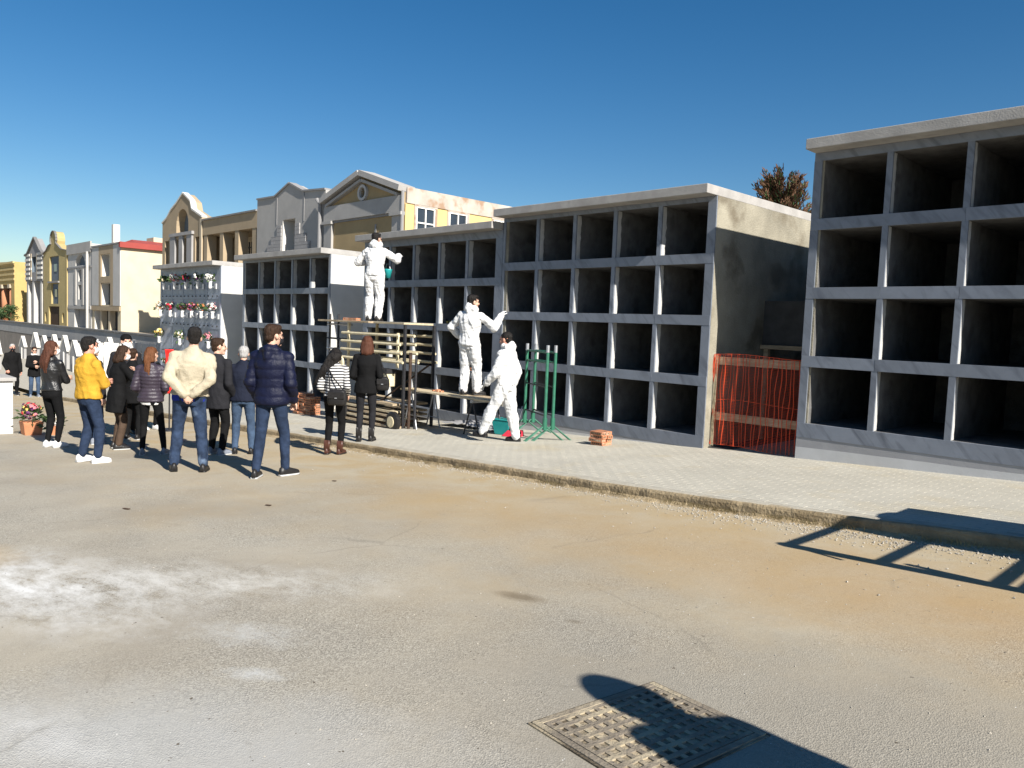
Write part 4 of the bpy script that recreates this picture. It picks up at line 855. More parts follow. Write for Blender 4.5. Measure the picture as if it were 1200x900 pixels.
# ------------------------------------------------------------------ people
def remesh(mb, vox, smooth=3):
    me = mb.mesh('tmp', 'skin'); o = bpy.data.objects.new('tmp', me); C.objects.link(o)
    r_ = o.modifiers.new('r', 'REMESH'); r_.mode = 'VOXEL'; r_.voxel_size = vox
    s_ = o.modifiers.new('s', 'SMOOTH'); s_.factor = .5; s_.iterations = smooth
    dg = bpy.context.evaluated_depsgraph_get(); ev = o.evaluated_get(dg); out = bpy.data.meshes.new_from_object(ev)
    bpy.data.objects.remove(o); bpy.data.meshes.remove(me); out.materials.clear(); return out
def ik(a, t, l1, l2, pole):
    a, t, pole = Vector(a), Vector(t), Vector(pole); d = t-a; L = min(d.length, (l1+l2)*.999); u = d.normalized(); t = a+u*L
    x = (l1*l1-l2*l2+L*L)/(2*L); h = math.sqrt(max(0, l1*l1-x*x)); n = pole-a; n = n-u*n.dot(u)
    n = n.normalized() if n.length > 1e-4 else u.orthogonal().normalized(); return a+u*x+n*h, t
def folds(me, amp, kind, seed, quilt=.085):
    vs = me.vertices; nr = [v.normal.copy() for v in vs]; sd = Vector((seed*3.7, seed*1.3, seed))
    for v, n in zip(vs, nr):
        p = v.co; d = 0
        if kind == 'puffer':
            q = abs(math.sin(math.pi*(p.z+.012*noise.noise(p*6+sd))/quilt)); d = amp*(q**.55-.75)+amp*.35*noise.noise(Vector((p.x*16, p.y*16, p.z*24))+sd)
        else:
            a = noise.noise(Vector((p.x*5, p.y*5, p.z*4))+sd); r2 = noise.noise(Vector((p.x*11+p.z*3, p.y*11, p.z*3.4+p.x*3))+sd); r3 = noise.noise(Vector((p.x*6+p.z*4, p.y*6, p.z*16))+sd); d = amp*(.8*a+1.5*(.26-abs(r2))+.9*(.22-abs(r3)))
        v.co = p+n*d
def finish(name, me, m, parent, kind=None, amp=0, seed=0, quilt=.085):
    if amp: folds(me, amp, kind, seed, quilt)
    for k in (m if isinstance(m, (list, tuple)) else [m]): me.materials.append(M[k])
    me.polygons.foreach_set('use_smooth', [True]*len(me.polygons)); me.name = name
    o = bpy.data.objects.new(name, me); C.objects.link(o); o.parent = parent; return o
def join_mesh(me, mb, mats):
    """append unremeshed pieces (fingers, eyes) to a remeshed body mesh"""
    bm = bmesh.new(); bm.from_mesh(me)
    vs = [bm.verts.new(v) for v in mb.v]
    for f, mi in zip(mb.f, mb.mi):
        try: bm.faces.new([vs[i] for i in f]).material_index = mi
        except ValueError: pass
    bm.to_mesh(me); bm.free()
def hand(mb, wrist, d, palm_n, side, s, curl=.35):
    """palm, four unequal fingers with two bends, thumb off the side of the palm"""
    d = d.normalized(); n = (palm_n-d*palm_n.dot(d)).normalized(); a = d.cross(n)*side   # a points to the thumb side
    pr = []
    for t, w_, th in ((-.02, .026, .022), (.02, .033, .019), (.06, .041, .017), (.088, .040, .014), (.098, .033, .010)):
        c = wrist+d*t*s; pr.append([c+(a*math.cos(q)*w_+n*math.sin(q)*th)*s for q in [2*math.pi*k/10 for k in range(10)]])
    mb.loft(pr)
    for k, (off, ln) in enumerate(((.028, .070), (.010, .080), (-.010, .074), (-.028, .058))):
        p = wrist+(d*.086+a*off)*s; dr = (d+a*off*2).normalized(); pts = [p]; ang = 0
        for seg, f in ((.42, 1), (.33, 1.3), (.25, 1)):
            ang += curl*f; q = dr*math.cos(ang)+n*math.sin(ang); p = p+q*ln*seg*s; pts.append(p)
        mb.tube(pts, [.0098*s, .009*s, .0082*s, .0055*s], 6)
    p = wrist+(d*.03+a*.03)*s; pts = [p]
    for q, ln in ((d*.55+a*.75+n*.3, .036), (d*.8+a*.4+n*.45, .032), (d*.9+a*.1+n*.5, .024)): p = p+q.normalized()*ln*s; pts.append(p)
    mb.tube(pts, [.0125*s, .0115*s, .010*s, .0065*s], 6)

NP = 0
def person(label, x, y, z, H, facing, top, bottom, shoes, hair, arms=('down', 'down'), feet=None, sex='m', lean=0, side=0, head=(0, 0), mask=None, vox=.0135, skin='skin', gloves=None, shirt=None, group=None, cap=None, glasses=False, build=1., hood=None, collar=True, seed=None, twist=0, belt=None, scarf=None, broad=False):
    """facing: degrees from straight away from the camera (0), positive = turned to the picture's right"""
    global NP; NP += 1; seed = NP if seed is None else seed; random.seed(100+seed)
    vd = math.atan2(y, x); hd = vd-R(facing); rt = empty('person', (x, y, z), hd-math.pi/2, label, 'person', group)
    s = H/1.75; fem = sex == 'f'; V = Vector
    hipz = .905*s; hc = V((0, 0, hipz)); Rl = Matrix.Rotation(-R(lean), 3, 'X') @ Matrix.Rotation(R(side), 3, 'Y') @ Matrix.Rotation(R(twist), 3, 'Z')
    T = lambda p: hc+Rl @ (V(p)*s-hc)
    shw = (.165 if fem else .185)*(.5+.5*build); shp = {-1: T((-shw, -.005, 1.385)), 1: T((shw, -.005, 1.385))}
    # legs
    feet = feet or ((-.11, .02), (.11, -.02)); hips = {-1: V((-.088*s, 0, hipz)), 1: V((.088*s, 0, hipz))}; leg = {}
    for sd, f in zip((-1, 1), feet):
        fz = f[2] if len(f) > 2 else 0; fa = f[3] if len(f) > 3 else sd*8
        an = V((f[0]*s, f[1]*s, (.085+fz)*s)); kn, an = ik(hips[sd], an, .43*s, .405*s, hips[sd]+V((sd*.15, 2, 0))); leg[sd] = (hips[sd], kn, an, fa, fz)
    # arms
    TG = {'down': (.245, .03, .80, .5, -1, .0), 'behind': (.045, -.20, .955, 1.6, -1.0, .1), 'crossed': (-.05, .215, 1.13, 1.5, -.3, -1.0), 'pocket': (.205, .13, .89, .55, -1.6, 0), 'clasp': (.035, .27, 1.09, .8, -.5, -.8), 'chin': (.035, .21, 1.31, .9, .2, -1), 'phone': (.05, .30, 1.22, .8, -.2, -1), 'bag': (.15, .19, 1.0, .5, -1.2, -.2), 'raised': (.12, .24, 1.60, 1, .3, -.6)}
    arm = {}
    for sd, a in zip((-1, 1), arms):
        if isinstance(a, str):
            t = TG[a]; w_ = T((sd*t[0], t[1], t[2])); pole = shp[sd]+V((sd*t[3], t[4], t[5]))
        else: w_ = V(a[0])*s; pole = shp[sd]+V(a[1])
        el, w_ = ik(shp[sd], w_,   .305*s, .265*s, pole); arm[sd] = (shp[sd], el, w_)
    # head frame
    nb = T((0, -.012, 1.49)); hr = Rl @ Matrix.Rotation(-R(head[0]), 3, 'Z') @ Matrix.Rotation(-R(head[1]), 3, 'X'); hq = nb+Rl @ (V((0, .008, .03))*s)+hr @ (V((0, .018, .098))*s)
    hp = lambda p: hq+hr @ (V(p)*s)
    prof = [(.80, .128, .098), (.86, .165, .112), (.93, .168, .112), (1.0, .152, .104), (1.08, .138, .098), (1.18, .148, .108), (1.28, .165, .116), (1.35, .165, .110), (1.405, .135, .092), (1.445, .088, .074), (1.485, .060, .06)]
    if fem: prof = [(.80, .13, .10), (.86, .172, .118), (.93, .170, .115), (1.0, .145, .10), (1.08, .124, .09), (1.18, .134, .104), (1.28, .146, .118), (1.35, .146, .102), (1.405, .118, .083), (1.445, .075, .066), (1.485, .050, .053)]
    def torso(mb, z0, ex, z1=1.49, flare=0):
        rg = []
        pts = [p for p in prof if z0 < p[0] <= z1]
        def at(zz):
            if zz <= prof[0][0]: return prof[1][1:]
            for p, q in zip(prof, prof[1:]):
                if p[0] <= zz <= q[0]: t = (zz-p[0])/(q[0]-p[0]); return (p[1]+(q[1]-p[1])*t, p[2]+(q[2]-p[2])*t)
            return prof[-1][1:]
        zz = [z0]+[p[0] for p in pts]
        if z0 < .80: zz = [z0, (z0+.86)/2]+[p[0] for p in pts if p[0] > .85]
        for q in zz:
            a, b = at(q); fl = flare*max(0, (.95-q)/.5); bl = build if q < 1.40 else 1.
            rg.append([T(((a*bl+ex+fl)*math.cos(t), (b*bl+ex+fl)*math.sin(t)-.012*math.sin((q-.9)*4), q)) for t in [2*math.pi*k/20 for k in range(20)]])
        mb.loft(rg)
    def limbs(mb, sd, ex, to=1., cuff=0):
        S_, E_, W_ = arm[sd]; W2 = E_.lerp(W_, to)
        mb.bone(S_, E_, (.050+ex*.55)*s, (.044+ex)*s); mb.bone(E_, W2, (.045+ex)*s, (.030+ex*.9+cuff)*s)
        mb.bone(T((0, -.01, 1.405)), S_, (.045+ex*.6)*s, (.050+ex*.8)*s)
    def legs(mb, sd, ex, exa, end=.0):
        h, k, a, fa, fz = leg[sd]; a2 = k.lerp(a, 1-end)
        mb.bone(h+V((0, .0, -.02*s)), k, (.088+ex)*s, (.058+ex)*s); mb.bone(k, k.lerp(a, .35), (.058+ex)*s, (.058+ex*1.1)*s); mb.bone(k.lerp(a, .35), a2, (.057+ex*1.1)*s, (.036+exa)*s)
    # body: one continuous surface
    b = MB(); torso(b, .87, -.014)
    for sd in (-1, 1):
        limbs(b, sd, -.006); legs(b, sd, -.008, -.004)
    b.bone(T((0, -.015, 1.44)), hp((0, -.02, -.06)), .056*s*(.88 if fem else 1), .054*s*(.88 if fem else 1))
    b.ell(hp((0, -.012, .036)), (.077*s, .096*s, .086*s), hr); b.ell(hp((0, .022, -.03)), (.060*s, .074*s, .083*s), hr); b.bone(hp((-.018, .062, -.092)), hp((.018, .062, -.092)), .026*s, .026*s)
    b.bone(hp((0, .09, .012)), hp((0, .112, -.026)), .011*s, .015*s, 8); b.bone(hp((-.035, .075, .035)), hp((.035, .075, .035)), .016*s, .016*s, 8)
    for sd in (-1, 1): b.ell(hp((sd*.079, -.004, -.006)), (.012*s, .021*s, .033*s), hr); b.ell(hp((sd*.04, .06, -.025)), (.026*s, .026*s, .026*s), hr)
    me = remesh(b, min(vox, .0125), 2)
    ex = MB(); ex.cur = 1 if gloves else 0
    for sd in (-1, 1):
        S_, E_, W_ = arm[sd]; d = (W_-E_).normalized(); an = arms[0 if sd < 0 else 1]
        pn = V((-sd, .1, 0)) if an == 'down' else V((0, -.3, -1)) if not isinstance(an, str) else V((-sd*.3, -1, .1)) if an != 'behind' else V((0, 1, 0))
        dd = d if an != 'behind' else (d+V((0, 0, -.35))).normalized()
        if abs(pn.normalized().dot(dd)) > .95: pn = V((0, 0, -1))
        hand(ex, W_, dd, pn, -sd, s, .35 if an in ('down',) or not isinstance(an, str) else .55)
    ex.cur = 2
    for sd in (-1, 1): ex.ell(hp((sd*.031, .0885, .012)), (.014*s, .008*s, .0075*s), hr, 8, 6)
    ex.cur = 3; ex.ell(hp((0, .094, -.058)), (.023*s, .007*s, .0065*s), hr, 8, 6)
    join_mesh(me, ex, None); finish('body', me, [skin, gloves or skin, 'eye', 'lip'], rt)
    if broad:  # oversized hood added to widen the unseen bystander's head shadow
        b = MB(); b.ell(hp((0, -.02, .0)), (.135*s, .15*s, .165*s), hr); finish('hood', remesh(b, .016, 2), top['m'], rt, 'jacket', .004, seed)
    # clothes
    tm, tk, hem, kind, amp = top['m'], top.get('t', .016), top.get('hem', .84), top.get('kind', 'jacket'), top.get('amp', .006)
    b = MB(); torso(b, hem, tk+.004, flare=top.get('flare', .02)); sl = top.get('sleeve', .97)
    for sd in (-1, 1): limbs(b, sd, tk, sl, .004)
    if collar: b.bone(T((0, -.012, 1.44)), T((0, -.004, 1.50)), (.072+tk*.35)*s*(.88 if fem else 1), (.058+tk*.25)*s*(.88 if fem else 1))
    if hood == 'down':
        for k in range(7): a = R(-15+35*k); b.bone(T((.105*math.cos(a-.3), -.035-.085*math.sin(a-.3)*(.9), 1.475-.02*abs(k-3))), T((.105*math.cos(a+.3), -.035-.085*math.sin(a+.3)*.9, 1.475-.02*abs(k-3))), .042*s, .042*s)
        b.bone(T((0, -.12, 1.47)), T((0, -.135, 1.37)), .06*s, .045*s)
    if hood == 'bunch':
        for k in range(7): a = R(-10+33*k); b.bone(T((.085*math.cos(a-.3), -.02-.085*math.sin(a-.3), 1.51+.012*math.sin(k*1.9))), T((.085*math.cos(a+.3), -.02-.085*math.sin(a+.3), 1.52)), .044*s, .044*s)
        b.bone(T((-.02, -.08, 1.56)), T((.0, -.10, 1.48)), .055*s, .06*s)
    finish({'coat': 'coat', 'sweater': 'sweater', 'coverall': 'coverall_top'}.get(kind, 'jacket'), remesh(b, vox, 3), tm, rt, kind, amp, seed, top.get('quilt', .085))
    if shirt:
        b = MB(); torso(b, hem-shirt[1], .008, 1.0); finish('shirt', remesh(b, vox*1.2, 2), shirt[0], rt, 'jacket', .004, seed+3)
    bm_, bt, ba = bottom['m'], bottom.get('t', .008), bottom.get('amp', .006)
    b = MB(); torso(b, .81, .006, 1.02 if hem < 1.0 else 1.1)
    for sd in (-1, 1): legs(b, sd, bt, bottom.get('ankle', .012), bottom.get('end', .06))
    finish('coverall_legs' if kind == 'coverall' else 'trousers', remesh(b, vox, 3), bm_, rt, 'jacket', ba, seed+7)
    if belt:
        b = MB(); rg = []
        # cinched elastic at the waist of the coverall
        for q, e in ((.985, .030), (1.0, .026), (1.02, .030)): rg.append([T(((.150+e)*math.cos(t), (.100+e)*math.sin(t), q)) for t in [2*math.pi*k/24 for k in range(24)]])
        b.loft(rg, cap=False); b.build('waist_elastic', tm, rt, True)
    # shoes
    for sd in (-1, 1):
        h, k, a, fa, fz = leg[sd]; b = MB(); rg = []; c = V((a.x, a.y, a.z-.085*s)); pit = R(-fz*160) if fz > .02 else 0; rm = Matrix.Rotation(R(-fa), 3, 'Z') @ Matrix.Rotation(pit, 3, 'X')
        secs = ((-.078, .022, .05), (-.068, .034, .085), (-.03, .039, .105), (.02, .040, .098), (.07, .044, .07), (.12, .047, .055), (.155, .042, .045), (.178, .028, .034))
        for yy, hw, hh in secs:
            ring = []
            for t in range(12):
                q = 2*math.pi*t/12; xx = hw*math.cos(q); zz = hh*math.sin(q) if math.sin(q) > 0 else .012*math.sin(q); ring.append(c+rm @ (V((xx*s, yy*s, (zz+.02)*s))))
            rg.append(ring)
        b.loft([list(reversed(r_)) for r_ in rg]); b.cur = 1
        so = []
        for zz in (.001, .022):
            so.append([c+rm @ V((hw*s, yy*s, zz*s)) for yy, hw in [(yy, hw+.004) for yy, hw, _ in secs]]+[c+rm @ V((-hw*s, yy*s, zz*s)) for yy, hw in reversed([(yy, hw+.004) for yy, hw, _ in secs])])
        b.loft(so)
        if shoes[0] in ('shoe_brown',) or len(shoes) > 2: b.cur = 0; b.tube([c+V((0, -.02*s, .06*s)), c+V((0, -.015*s, .2*s))+(k-a).normalized()*.02, a+(k-a).normalized()*.12*s], [.05*s, .05*s, .052*s], 12)
        o = b.build('boot' if len(shoes) > 2 else 'shoe', [shoes[0], shoes[1]], rt, True)
    # hair
    hs, hm = hair[0], hair[1]
    if hs:
        b = MB(); b.ell(hp((0, -.020, .046)), (.084*s, .099*s, .086*s), hr)
        if hs in ('short', 'crop'):
            b.ell(hp((0, -.058, -.01)), (.070*s, .052*s, .070*s), hr)
            if hs == 'short': b.ell(hp((.01, .03, .10)), (.06*s, .05*s, .035*s), hr); b.ell(hp((0, -.03, .075)), (.082*s, .085*s, .068*s), hr)
        if hs == 'bob':
            for sd in (-1, 1): b.bone(hp((sd*.065, -.02, .02)), hp((sd*.082, -.03, -.13)), .035*s, .034*s)
            b.bone(hp((0, -.06, .0)), hp((0, -.085, -.15)), .065*s, .06*s); b.bone(hp((-.05, -.06, .0)), hp((-.05, -.08, -.15)), .045*s, .045*s); b.bone(hp((.05, -.06, .0)), hp((.05, -.08, -.15)), .045*s, .045*s)
        if hs in ('long', 'side', 'pony'):
            for sd in (-1, 1): b.bone(hp((sd*.06, -.03, .03)), hp((sd*.072, -.05, -.09)), .036*s, .034*s)
            e = hair[2] if len(hair) > 2 else .42; dx = hair[3] if len(hair) > 3 else 0
            b.bone(hp((0, -.06, .02)), hp((0, -.095, -.10)), .07*s, .06*s)
            for q, wd in ((-.05, .040), (-.015, .045), (.02, .045), (.055, .038)):
                if hs == 'side': wd *= 1.45
                if hs == 'pony': q *= .45; wd *= .8
                p0 = hp((q, -.088, -.05)); p1 = p0+V((q*.25+dx*.45, -.055, -e*.5))*s; p2 = p0+V((q*.1+dx, -.05, -e))*s; b.bone(p0, p1, wd*s, wd*.9*s); b.bone(p1, p2, wd*.9*s, wd*.45*s)
        me = remesh(b, min(vox, .012), 2)
        for v in me.vertices:
            p = v.co; v.co = p+v.normal*(.010*noise.noise(V((p.x*42, p.y*42, p.z*8))+V((seed, 0, 0)))+.005*noise.noise(p*75))
        finish('hair', me, hm, rt)
    if cap:
        b = MB(); b.ell(hp((0, -.015, .058)), (.090*s, .106*s, .082*s), hr); b.ell(hp((0, -.015, .045)), (.093*s, .109*s, .03*s), hr); finish('cap', remesh(b, .012, 2), cap, rt, 'jacket', .002, seed)
    if mask:
        b = MB(); rg = []
        for zz, wd, yo in ((-.005, .060, .098), (-.03, .070, .118), (-.06, .068, .116), (-.09, .055, .100), (-.112, .036, .082)):
            rg.append([hp((wd*math.sin(R(a)), yo*(.22+.78*math.cos(R(a))), zz)) for a in range(-78, 79, 13)])
        b.loft(rg, cap=False, closed=False); o = b.build('face_mask', mask, rt, True); so = o.modifiers.new('t', 'SOLIDIFY'); so.thickness = .003
        for sd in (-1, 1): MB().tube([hp((sd*.066, .035, -.035)), hp((sd*.086, -.012, -.0))], .0025, 5).build('mask_loop', mask, o)
    if glasses:
        b = MB()
        for sd in (-1, 1): b.ell(hp((sd*.034, .104, .010)), (.026*s, .006*s, .02*s), hr, 10, 6); b.tube([hp((sd*.06, .095, .015)), hp((sd*.083, .0, .012))], .003, 5)
        b.tube([hp((-.012, .108, .014)), hp((.012, .108, .014))], .003, 5); b.build('sunglasses', 'shoe_black', rt)
    if scarf:
        b = MB(); b.tube([hp((.075*math.cos(R(a)), -.015+.075*math.sin(R(a)), -.13+.01*math.sin(a))) for a in range(0, 361, 30)], .028*s, 8); b.build('scarf', scarf, rt, True)
    rt['_'] = 0; del rt['_']
    P = dict(rt=rt, arm=arm, sh=shp, T=T, s=s, hq=hq, W=lambda p: rt.matrix_basis @ Vector(p)); return P

def handbag(P, label, off, size, m='shoe_black', strap_to=None):
    s = P['s']; c = P['W'](Vector(off)*s); rt = empty('handbag', c, P['rt'].rotation_euler.z, label, 'bag'); w_, d, h = size
    b = MB(); rg = []
    for zz, q in ((0, .82), (.03, .95), (h*.4, 1.02), (h*.8, .92), (h, .7)): rg.append([(w_/2*q*math.copysign(abs(math.cos(t))**.6, math.cos(t)), d/2*q*math.copysign(abs(math.sin(t))**.6, math.sin(t)), zz) for t in [2*math.pi*k/18 for k in range(18)]])
    b.loft(rg).build('bag_body', m, rt, True); box('flap', m, rt, -w_*.42, w_*.42, -d/2-.012, -d*.3, h*.42, h*.86, .008); box('buckle', 'steel', rt, -.018, .018, -d/2-.016, -d/2-.0125, h*.44, h*.5)
    if strap_to:
        t = rt.matrix_basis.inverted() @ P['W'](strap_to); mid = Vector((0, 0, h))
        for sg in (-1, 1): MB().tube([(sg*w_*.38, 0, h*.85), ((sg*w_*.2+t.x)*.5, t.y*.4-.02, (h+t.z)*.5), (t.x, t.y, t.z)], .010, 6).build('strap', m, rt)
J = lambda m, **k: dict(m=m, **k)
# navy puffer, walking stance
person('tall man in a navy hooded puffer jacket and blue jeans, right of the standing group', -8.69, 4.33, zr(-8.69, 4.33), 1.86, 22, J('navy', t=.030, hem=.83, kind='puffer', amp=.011, quilt=.11), J('jeans', t=.004, ankle=.014), ('shoe_black', 'sole'), ('short', 'hair_brown'), ('pocket', 'pocket'), ((-.12, -.13), (.14, .10, 0, 35)), head=(38, 0), hood='down', mask='charcoal')
person('man in an ivory jacket and faded jeans, hands clasped behind his back', -9.72, 3.74, zr(-9.72, 3.74), 1.83, 4, J('beige', t=.026, hem=.93, amp=.013, flare=.0), J('jeansdark', t=.012, ankle=.022, amp=.008), ('shoe_black', 'shoe_black'), ('short', 'hair_black'), ('behind', 'behind'), ((-.17, .05), (.17, -.06)), head=(0, 0), build=1.14, side=4, shirt=('royal', .08))
person('man in a mustard yellow jacket with folded arms and white trainers', -11.32, 3.02, zr(-11.32, 3.02), 1.70, 62, J('yellow', t=.024, hem=.90, amp=.012, flare=.0), J('jeans', t=.008, ankle=.02), ('shoe_white', 'shoe_white'), ('short', 'hair_black'), ('crossed', 'crossed'), ((-.13, -.03), (.13, .05)), mask='mask', build=1.12, head=(8, 0), skin='skin_red')
P = person('woman with long auburn hair in a black quilted leather jacket', -13.55, 3.09, zr(-13.55, 3.09), 1.68, 48, J('leather', t=.02, hem=.93, amp=.009, flare=.01), J('black', t=.0, ankle=.006, amp=.004), ('shoe_white', 'sole'), ('long', 'hair_auburn', .34), ('crossed', 'crossed'), ((-.09, 0), (.09, .02)), 'f', mask='mask', head=(14, 0))
person('man in a dark jacket mostly hidden behind the yellow jacket', -13.75, 3.72, zr(-13.75, 3.72), 1.68, 55, J('charcoal', t=.02, hem=.85), J('jeansdark', t=.006), ('shoe_grey', 'sole'), ('short', 'hair_black'), ('down', 'down'))
person('tall man in a black woollen cap looking over the yellow jacket', -15.0, 4.62, zr(-15, 4.62), 1.86, 165, J('charcoal', t=.02, hem=.84), J('black', t=.006), ('shoe_black', 'sole'), ('crop', 'hair_black'), ('pocket', 'pocket'), cap='black', mask='mask')
person('woman with short brown hair and a mask leaning between the standing people', -12.75, 3.80, zr(-12.75, 3.8), 1.63, 70, J('black', t=.02, hem=.62, kind='coat', flare=.03), J('brownwool', t=.01, ankle=.02), ('shoe_black', 'sole'), ('bob', 'hair_brown'), ('chin', 'chin'), sex='f', mask='mask', lean=6, head=(5, 8))
person('person with dark cropped hair beyond the brown-haired woman', -14.1, 4.45, zr(-14.1, 4.45), 1.60, 20, J('black', t=.018, hem=.7, kind='coat'), J('black', t=.006), ('shoe_black', 'sole'), ('crop', 'hair_brown'), ('down', 'down'), sex='f')
P = person('woman in a shiny plum grey quilted jacket with a brown ponytail', -11.72, 3.95, zr(-11.72, 3.95), 1.60, 12, J('plum', t=.024, hem=.86, kind='puffer', amp=.010, quilt=.052, flare=.0), J('black', t=-.002, ankle=.004, amp=.004), ('shoe_grey', 'sole'), ('pony', 'hair_red', .36, .02), ('bag', 'bag'), ((-.12, -.02), (.20, .03)), 'f', shirt=('whitecloth', .05), head=(35, 0))
person('person in a long black coat half hidden behind the ivory jacket', -11.2, 4.72, zr(-11.2, 4.72), 1.74, 40, J('charcoal', t=.02, hem=.70, kind='coat'), J('black', t=.006), ('shoe_grey', 'sole'), ('short', 'hair_brown'), ('down', 'pocket'), head=(40, 0))
person('grey-haired man in a dark blue jacket and jeans seen from behind', -11.05, 5.05, zr(-11.05, 5.05), 1.64, 6, J('darkblue', t=.022, hem=.86, amp=.006, flare=0), J('jeanslight', t=.008, ankle=.016), ('shoe_black', 'shoe_black'), ('crop', 'hair_grey'), ('down', 'down'), ((-.12, .03), (.14, .0)), head=(-6, 6), build=1.08)
P = person('woman in a striped top with long black hair hanging to one side', -10.22, 6.12, zr(-10.22, 6.12), 1.66, 18, J('stripe', t=.014, hem=.93, kind='sweater', amp=.006, flare=.0), J('black', t=.002, ankle=.006, amp=.004), ('shoe_brown', 'shoe_black', 1), ('side', 'hair_black', .46, -.24), ('bag', 'bag'), ((-.11, 0), (.10, .02)), 'f', lean=10, side=-4, head=(-8, 22))
handbag(P, 'black leather handbag on the back of the striped woman', (.10, -.19, .82), (.30, .12, .24), strap_to=P['sh'][-1]+Vector((.05, -.07, .06)))
P = person('woman in a black blazer with shoulder-length reddish brown hair', -10.64, 6.95, zs(-10.64), 1.74, 8, J('black', t=.014, hem=.80, amp=.004, flare=.03), J('charcoal', t=.0, ankle=.006, amp=.004), ('shoe_black', 'shoe_black', 1), ('bob', 'hair_auburn'), ('bag', 'bag'), ((-.10, 0), (.10, .03)), 'f')
handbag(P, 'black shoulder bag at the side of the black-blazer woman', (.27, -.02, .86), (.22, .14, .22), strap_to=P['sh'][1]+Vector((.03, 0, .07)))
person('far woman in a black jacket and sunglasses holding a white bag', -30.6, 6.45, zr(-30.6, 6.45), 1.74, 172, J('black', t=.026, hem=.72, kind='coat'), J('jeanslight', t=.01), ('shoe_grey', 'sole'), ('short', 'hair_brown'), ('phone', 'clasp'), sex='f', glasses=True, vox=.02, scarf='whitecloth')
rt = empty('white_bag', (-30.2, 6.75, zr(-30.2, 6.75)), .6, 'white shopping bag beside the far woman in sunglasses', 'bag'); MB().hexa([(-.16, -.08, 0), (.16, -.08, 0), (.16, .08, 0), (-.16, .08, 0)], [(-.13, -.05, .62), (.13, -.05, .62), (.13, .05, .62), (-.13, .05, .62)]).build('bag_body', 'whitecloth', rt, bevel=.02); MB().tube([(-.08, 0, .6), (-.05, 0, .8), (.05, 0, .8), (.08, 0, .6)], .01, 6).build('handle', 'whitecloth', rt)
person('far bearded man in a black coat at the left edge', -31.9, 6.05, zr(-31.9, 6.05), 1.85, 160, J('black', t=.024, hem=.6, kind='coat'), J('black', t=.008), ('shoe_black', 'sole'), ('crop', 'hair_grey'), ('down', 'pocket'), vox=.02, mask='charcoal', skin='skin_red')
person('stooping man in a dark blue jacket behind the low pillar', -27.4, 4.55, zr(-27.4, 4.55), 1.62, 120, J('darkblue', t=.024, hem=.8), J('jeansdark', t=.008), ('shoe_black', 'sole'), ('crop', 'hair_brown'), ('clasp', 'clasp'), vox=.02, mask='mask', lean=8, head=(0, 10))
person('woman in black and white partly hidden beside the plum jacket', -15.9, 5.35, zr(-15.9, 5.35), 1.62, 150, J('black', t=.016, hem=.84), J('black', t=.002), ('shoe_white', 'sole'), ('long', 'hair_black', .25), ('clasp', 'clasp'), sex='f', shirt=('whitecloth', .1), mask='mask')
# red cloth hung over a stand
def redcloth():
    x, y = -15.39, 5.53; z = zr(x, y); rt = empty('red_cloth', (x, y, z), 1.1, 'bright red cloth hanging in front of the flower-covered block', 'cloth'); b = MB(); n = 22
    for i in range(n+1):
        for j in range(9):
            u, v = i/n, j/8-.5; wd = .15+.14*u; b.v.append((v*wd+.04*math.sin(u*5), .05*math.sin(v*16+u*4)*(.3+u)+.02*math.sin(u*11), 1.60-u*.86))
    for i in range(n):
        for j in range(8): b.f.append((i*9+j, (i+1)*9+j, (i+1)*9+j+1, i*9+j+1)); b.mi.append(0)
    o = b.build('cloth', 'redcloth', rt, True); s_ = o.modifiers.new('t', 'SOLIDIFY'); s_.thickness = .012
    MB().tube([(0, .05, 0), (0, .05, 1.62)], .015, 8).build('stand_post', 'darksteel', rt); MB().tube([(-.14, .05, 1.6), (.14, .05, 1.6)], .012, 8).build('stand_arm', 'darksteel', rt); MB().cyl(0, .05, 0, .03, .2, 16).build('stand_base', 'darksteel', rt)
redcloth()
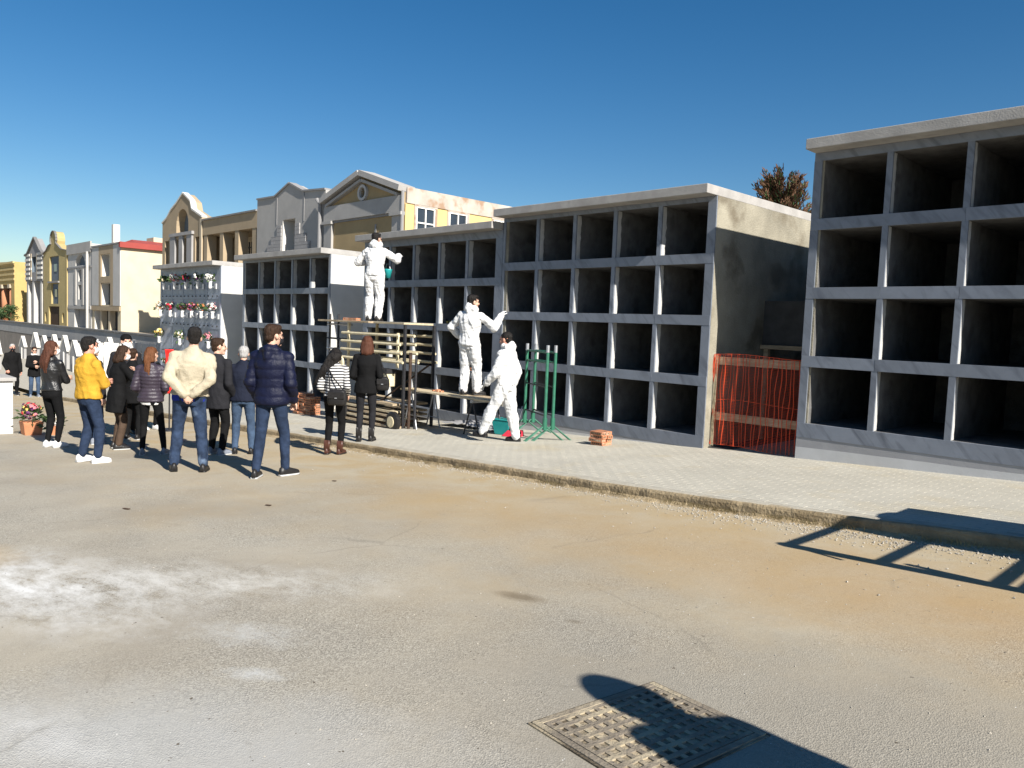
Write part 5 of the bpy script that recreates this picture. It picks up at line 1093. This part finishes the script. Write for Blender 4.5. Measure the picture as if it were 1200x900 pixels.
# workers in white coveralls
CV = dict(kind='coverall', t=.030, amp=.019, flare=.0); CL = dict(t=.030, ankle=.034, amp=.018, end=.02)
P1 = person('worker in a white coverall standing highest, reaching into the top niche row', -13.72, 9.1, 1.532, 1.84, 18, J('white', hem=.90, **CV), J('white', **CL), ('shoe_black', 'shoe_black'), ('short', 'hair_black'), (((-.20, .26, 1.18), (-.9, -.6, -.3)), ((.36, .40, 1.34), (.8, -.2, -.8))), ((-.13, .04), (.10, -.04)), gloves='glove', hood='bunch', belt=True, head=(28, -4), lean=3, vox=.011)
person('worker in a white coverall on the trestle plank with one arm raised', -10.62, 9.12, .2448, 1.83, 26, J('white', hem=.88, **CV), J('white', **CL), ('shoe_black', 'shoe_black'), ('short', 'hair_black'), (((-.24, .16, 1.0), (-1.2, -.6, 0)), ((.46, .26, 1.40), (.7, -.1, -1.4))), ((-.10, .02), (.12, .10, 0, 40)), gloves='whitecloth', hood='bunch', belt=True, lean=-2, side=3, head=(42, 0), vox=.011)
person('worker in a white coverall walking on the pavement past the green stands', -9.12, 8.66, zs(-9.12), 1.82, -62, J('white', hem=.90, **CV), J('white', **CL), ('shoe_black', 'shoe_black'), ('crop', 'hair_black'), (((-.20, .26, .92), (-.6, -1, 0)), ((.24, .02, .84), (.6, -1, 0))), ((-.10, .36, 0, 0), (.10, -.16, .0, 0)), gloves='glove', hood='bunch', belt=True, lean=1, head=(0, 6), skin='skin_red', vox=.011)
rt = empty('teal_bucket', P1['W'](Vector((.20, .26, .92))), 0, 'small teal bucket hanging at the side of the highest worker', 'bucket'); MB().loft([[(q*math.cos(2*math.pi*k/14), q*math.sin(2*math.pi*k/14), h) for k in range(14)] for h, q in ((0, .06), (.17, .09), (.19, .095))]).build('bucket', 'teal', rt, True); MB().tube([(-.09, 0, .17), (-.05, 0, .3), (.05, 0, .3), (.09, 0, .17)], .005, 6).build('handle', 'steel', rt)
# bystander outside the frame whose shadow falls over the drain cover
person('bystander standing outside the right edge, seen only as a shadow', .62, 2.24, zr(.62, 2.24), 1.76, -78, J('black', t=.02, hem=.82), J('black', t=.008), ('shoe_black', 'sole'), ('bob', 'hair_brown'), ('bag', 'bag'), vox=.02, build=1.15, broad=True)
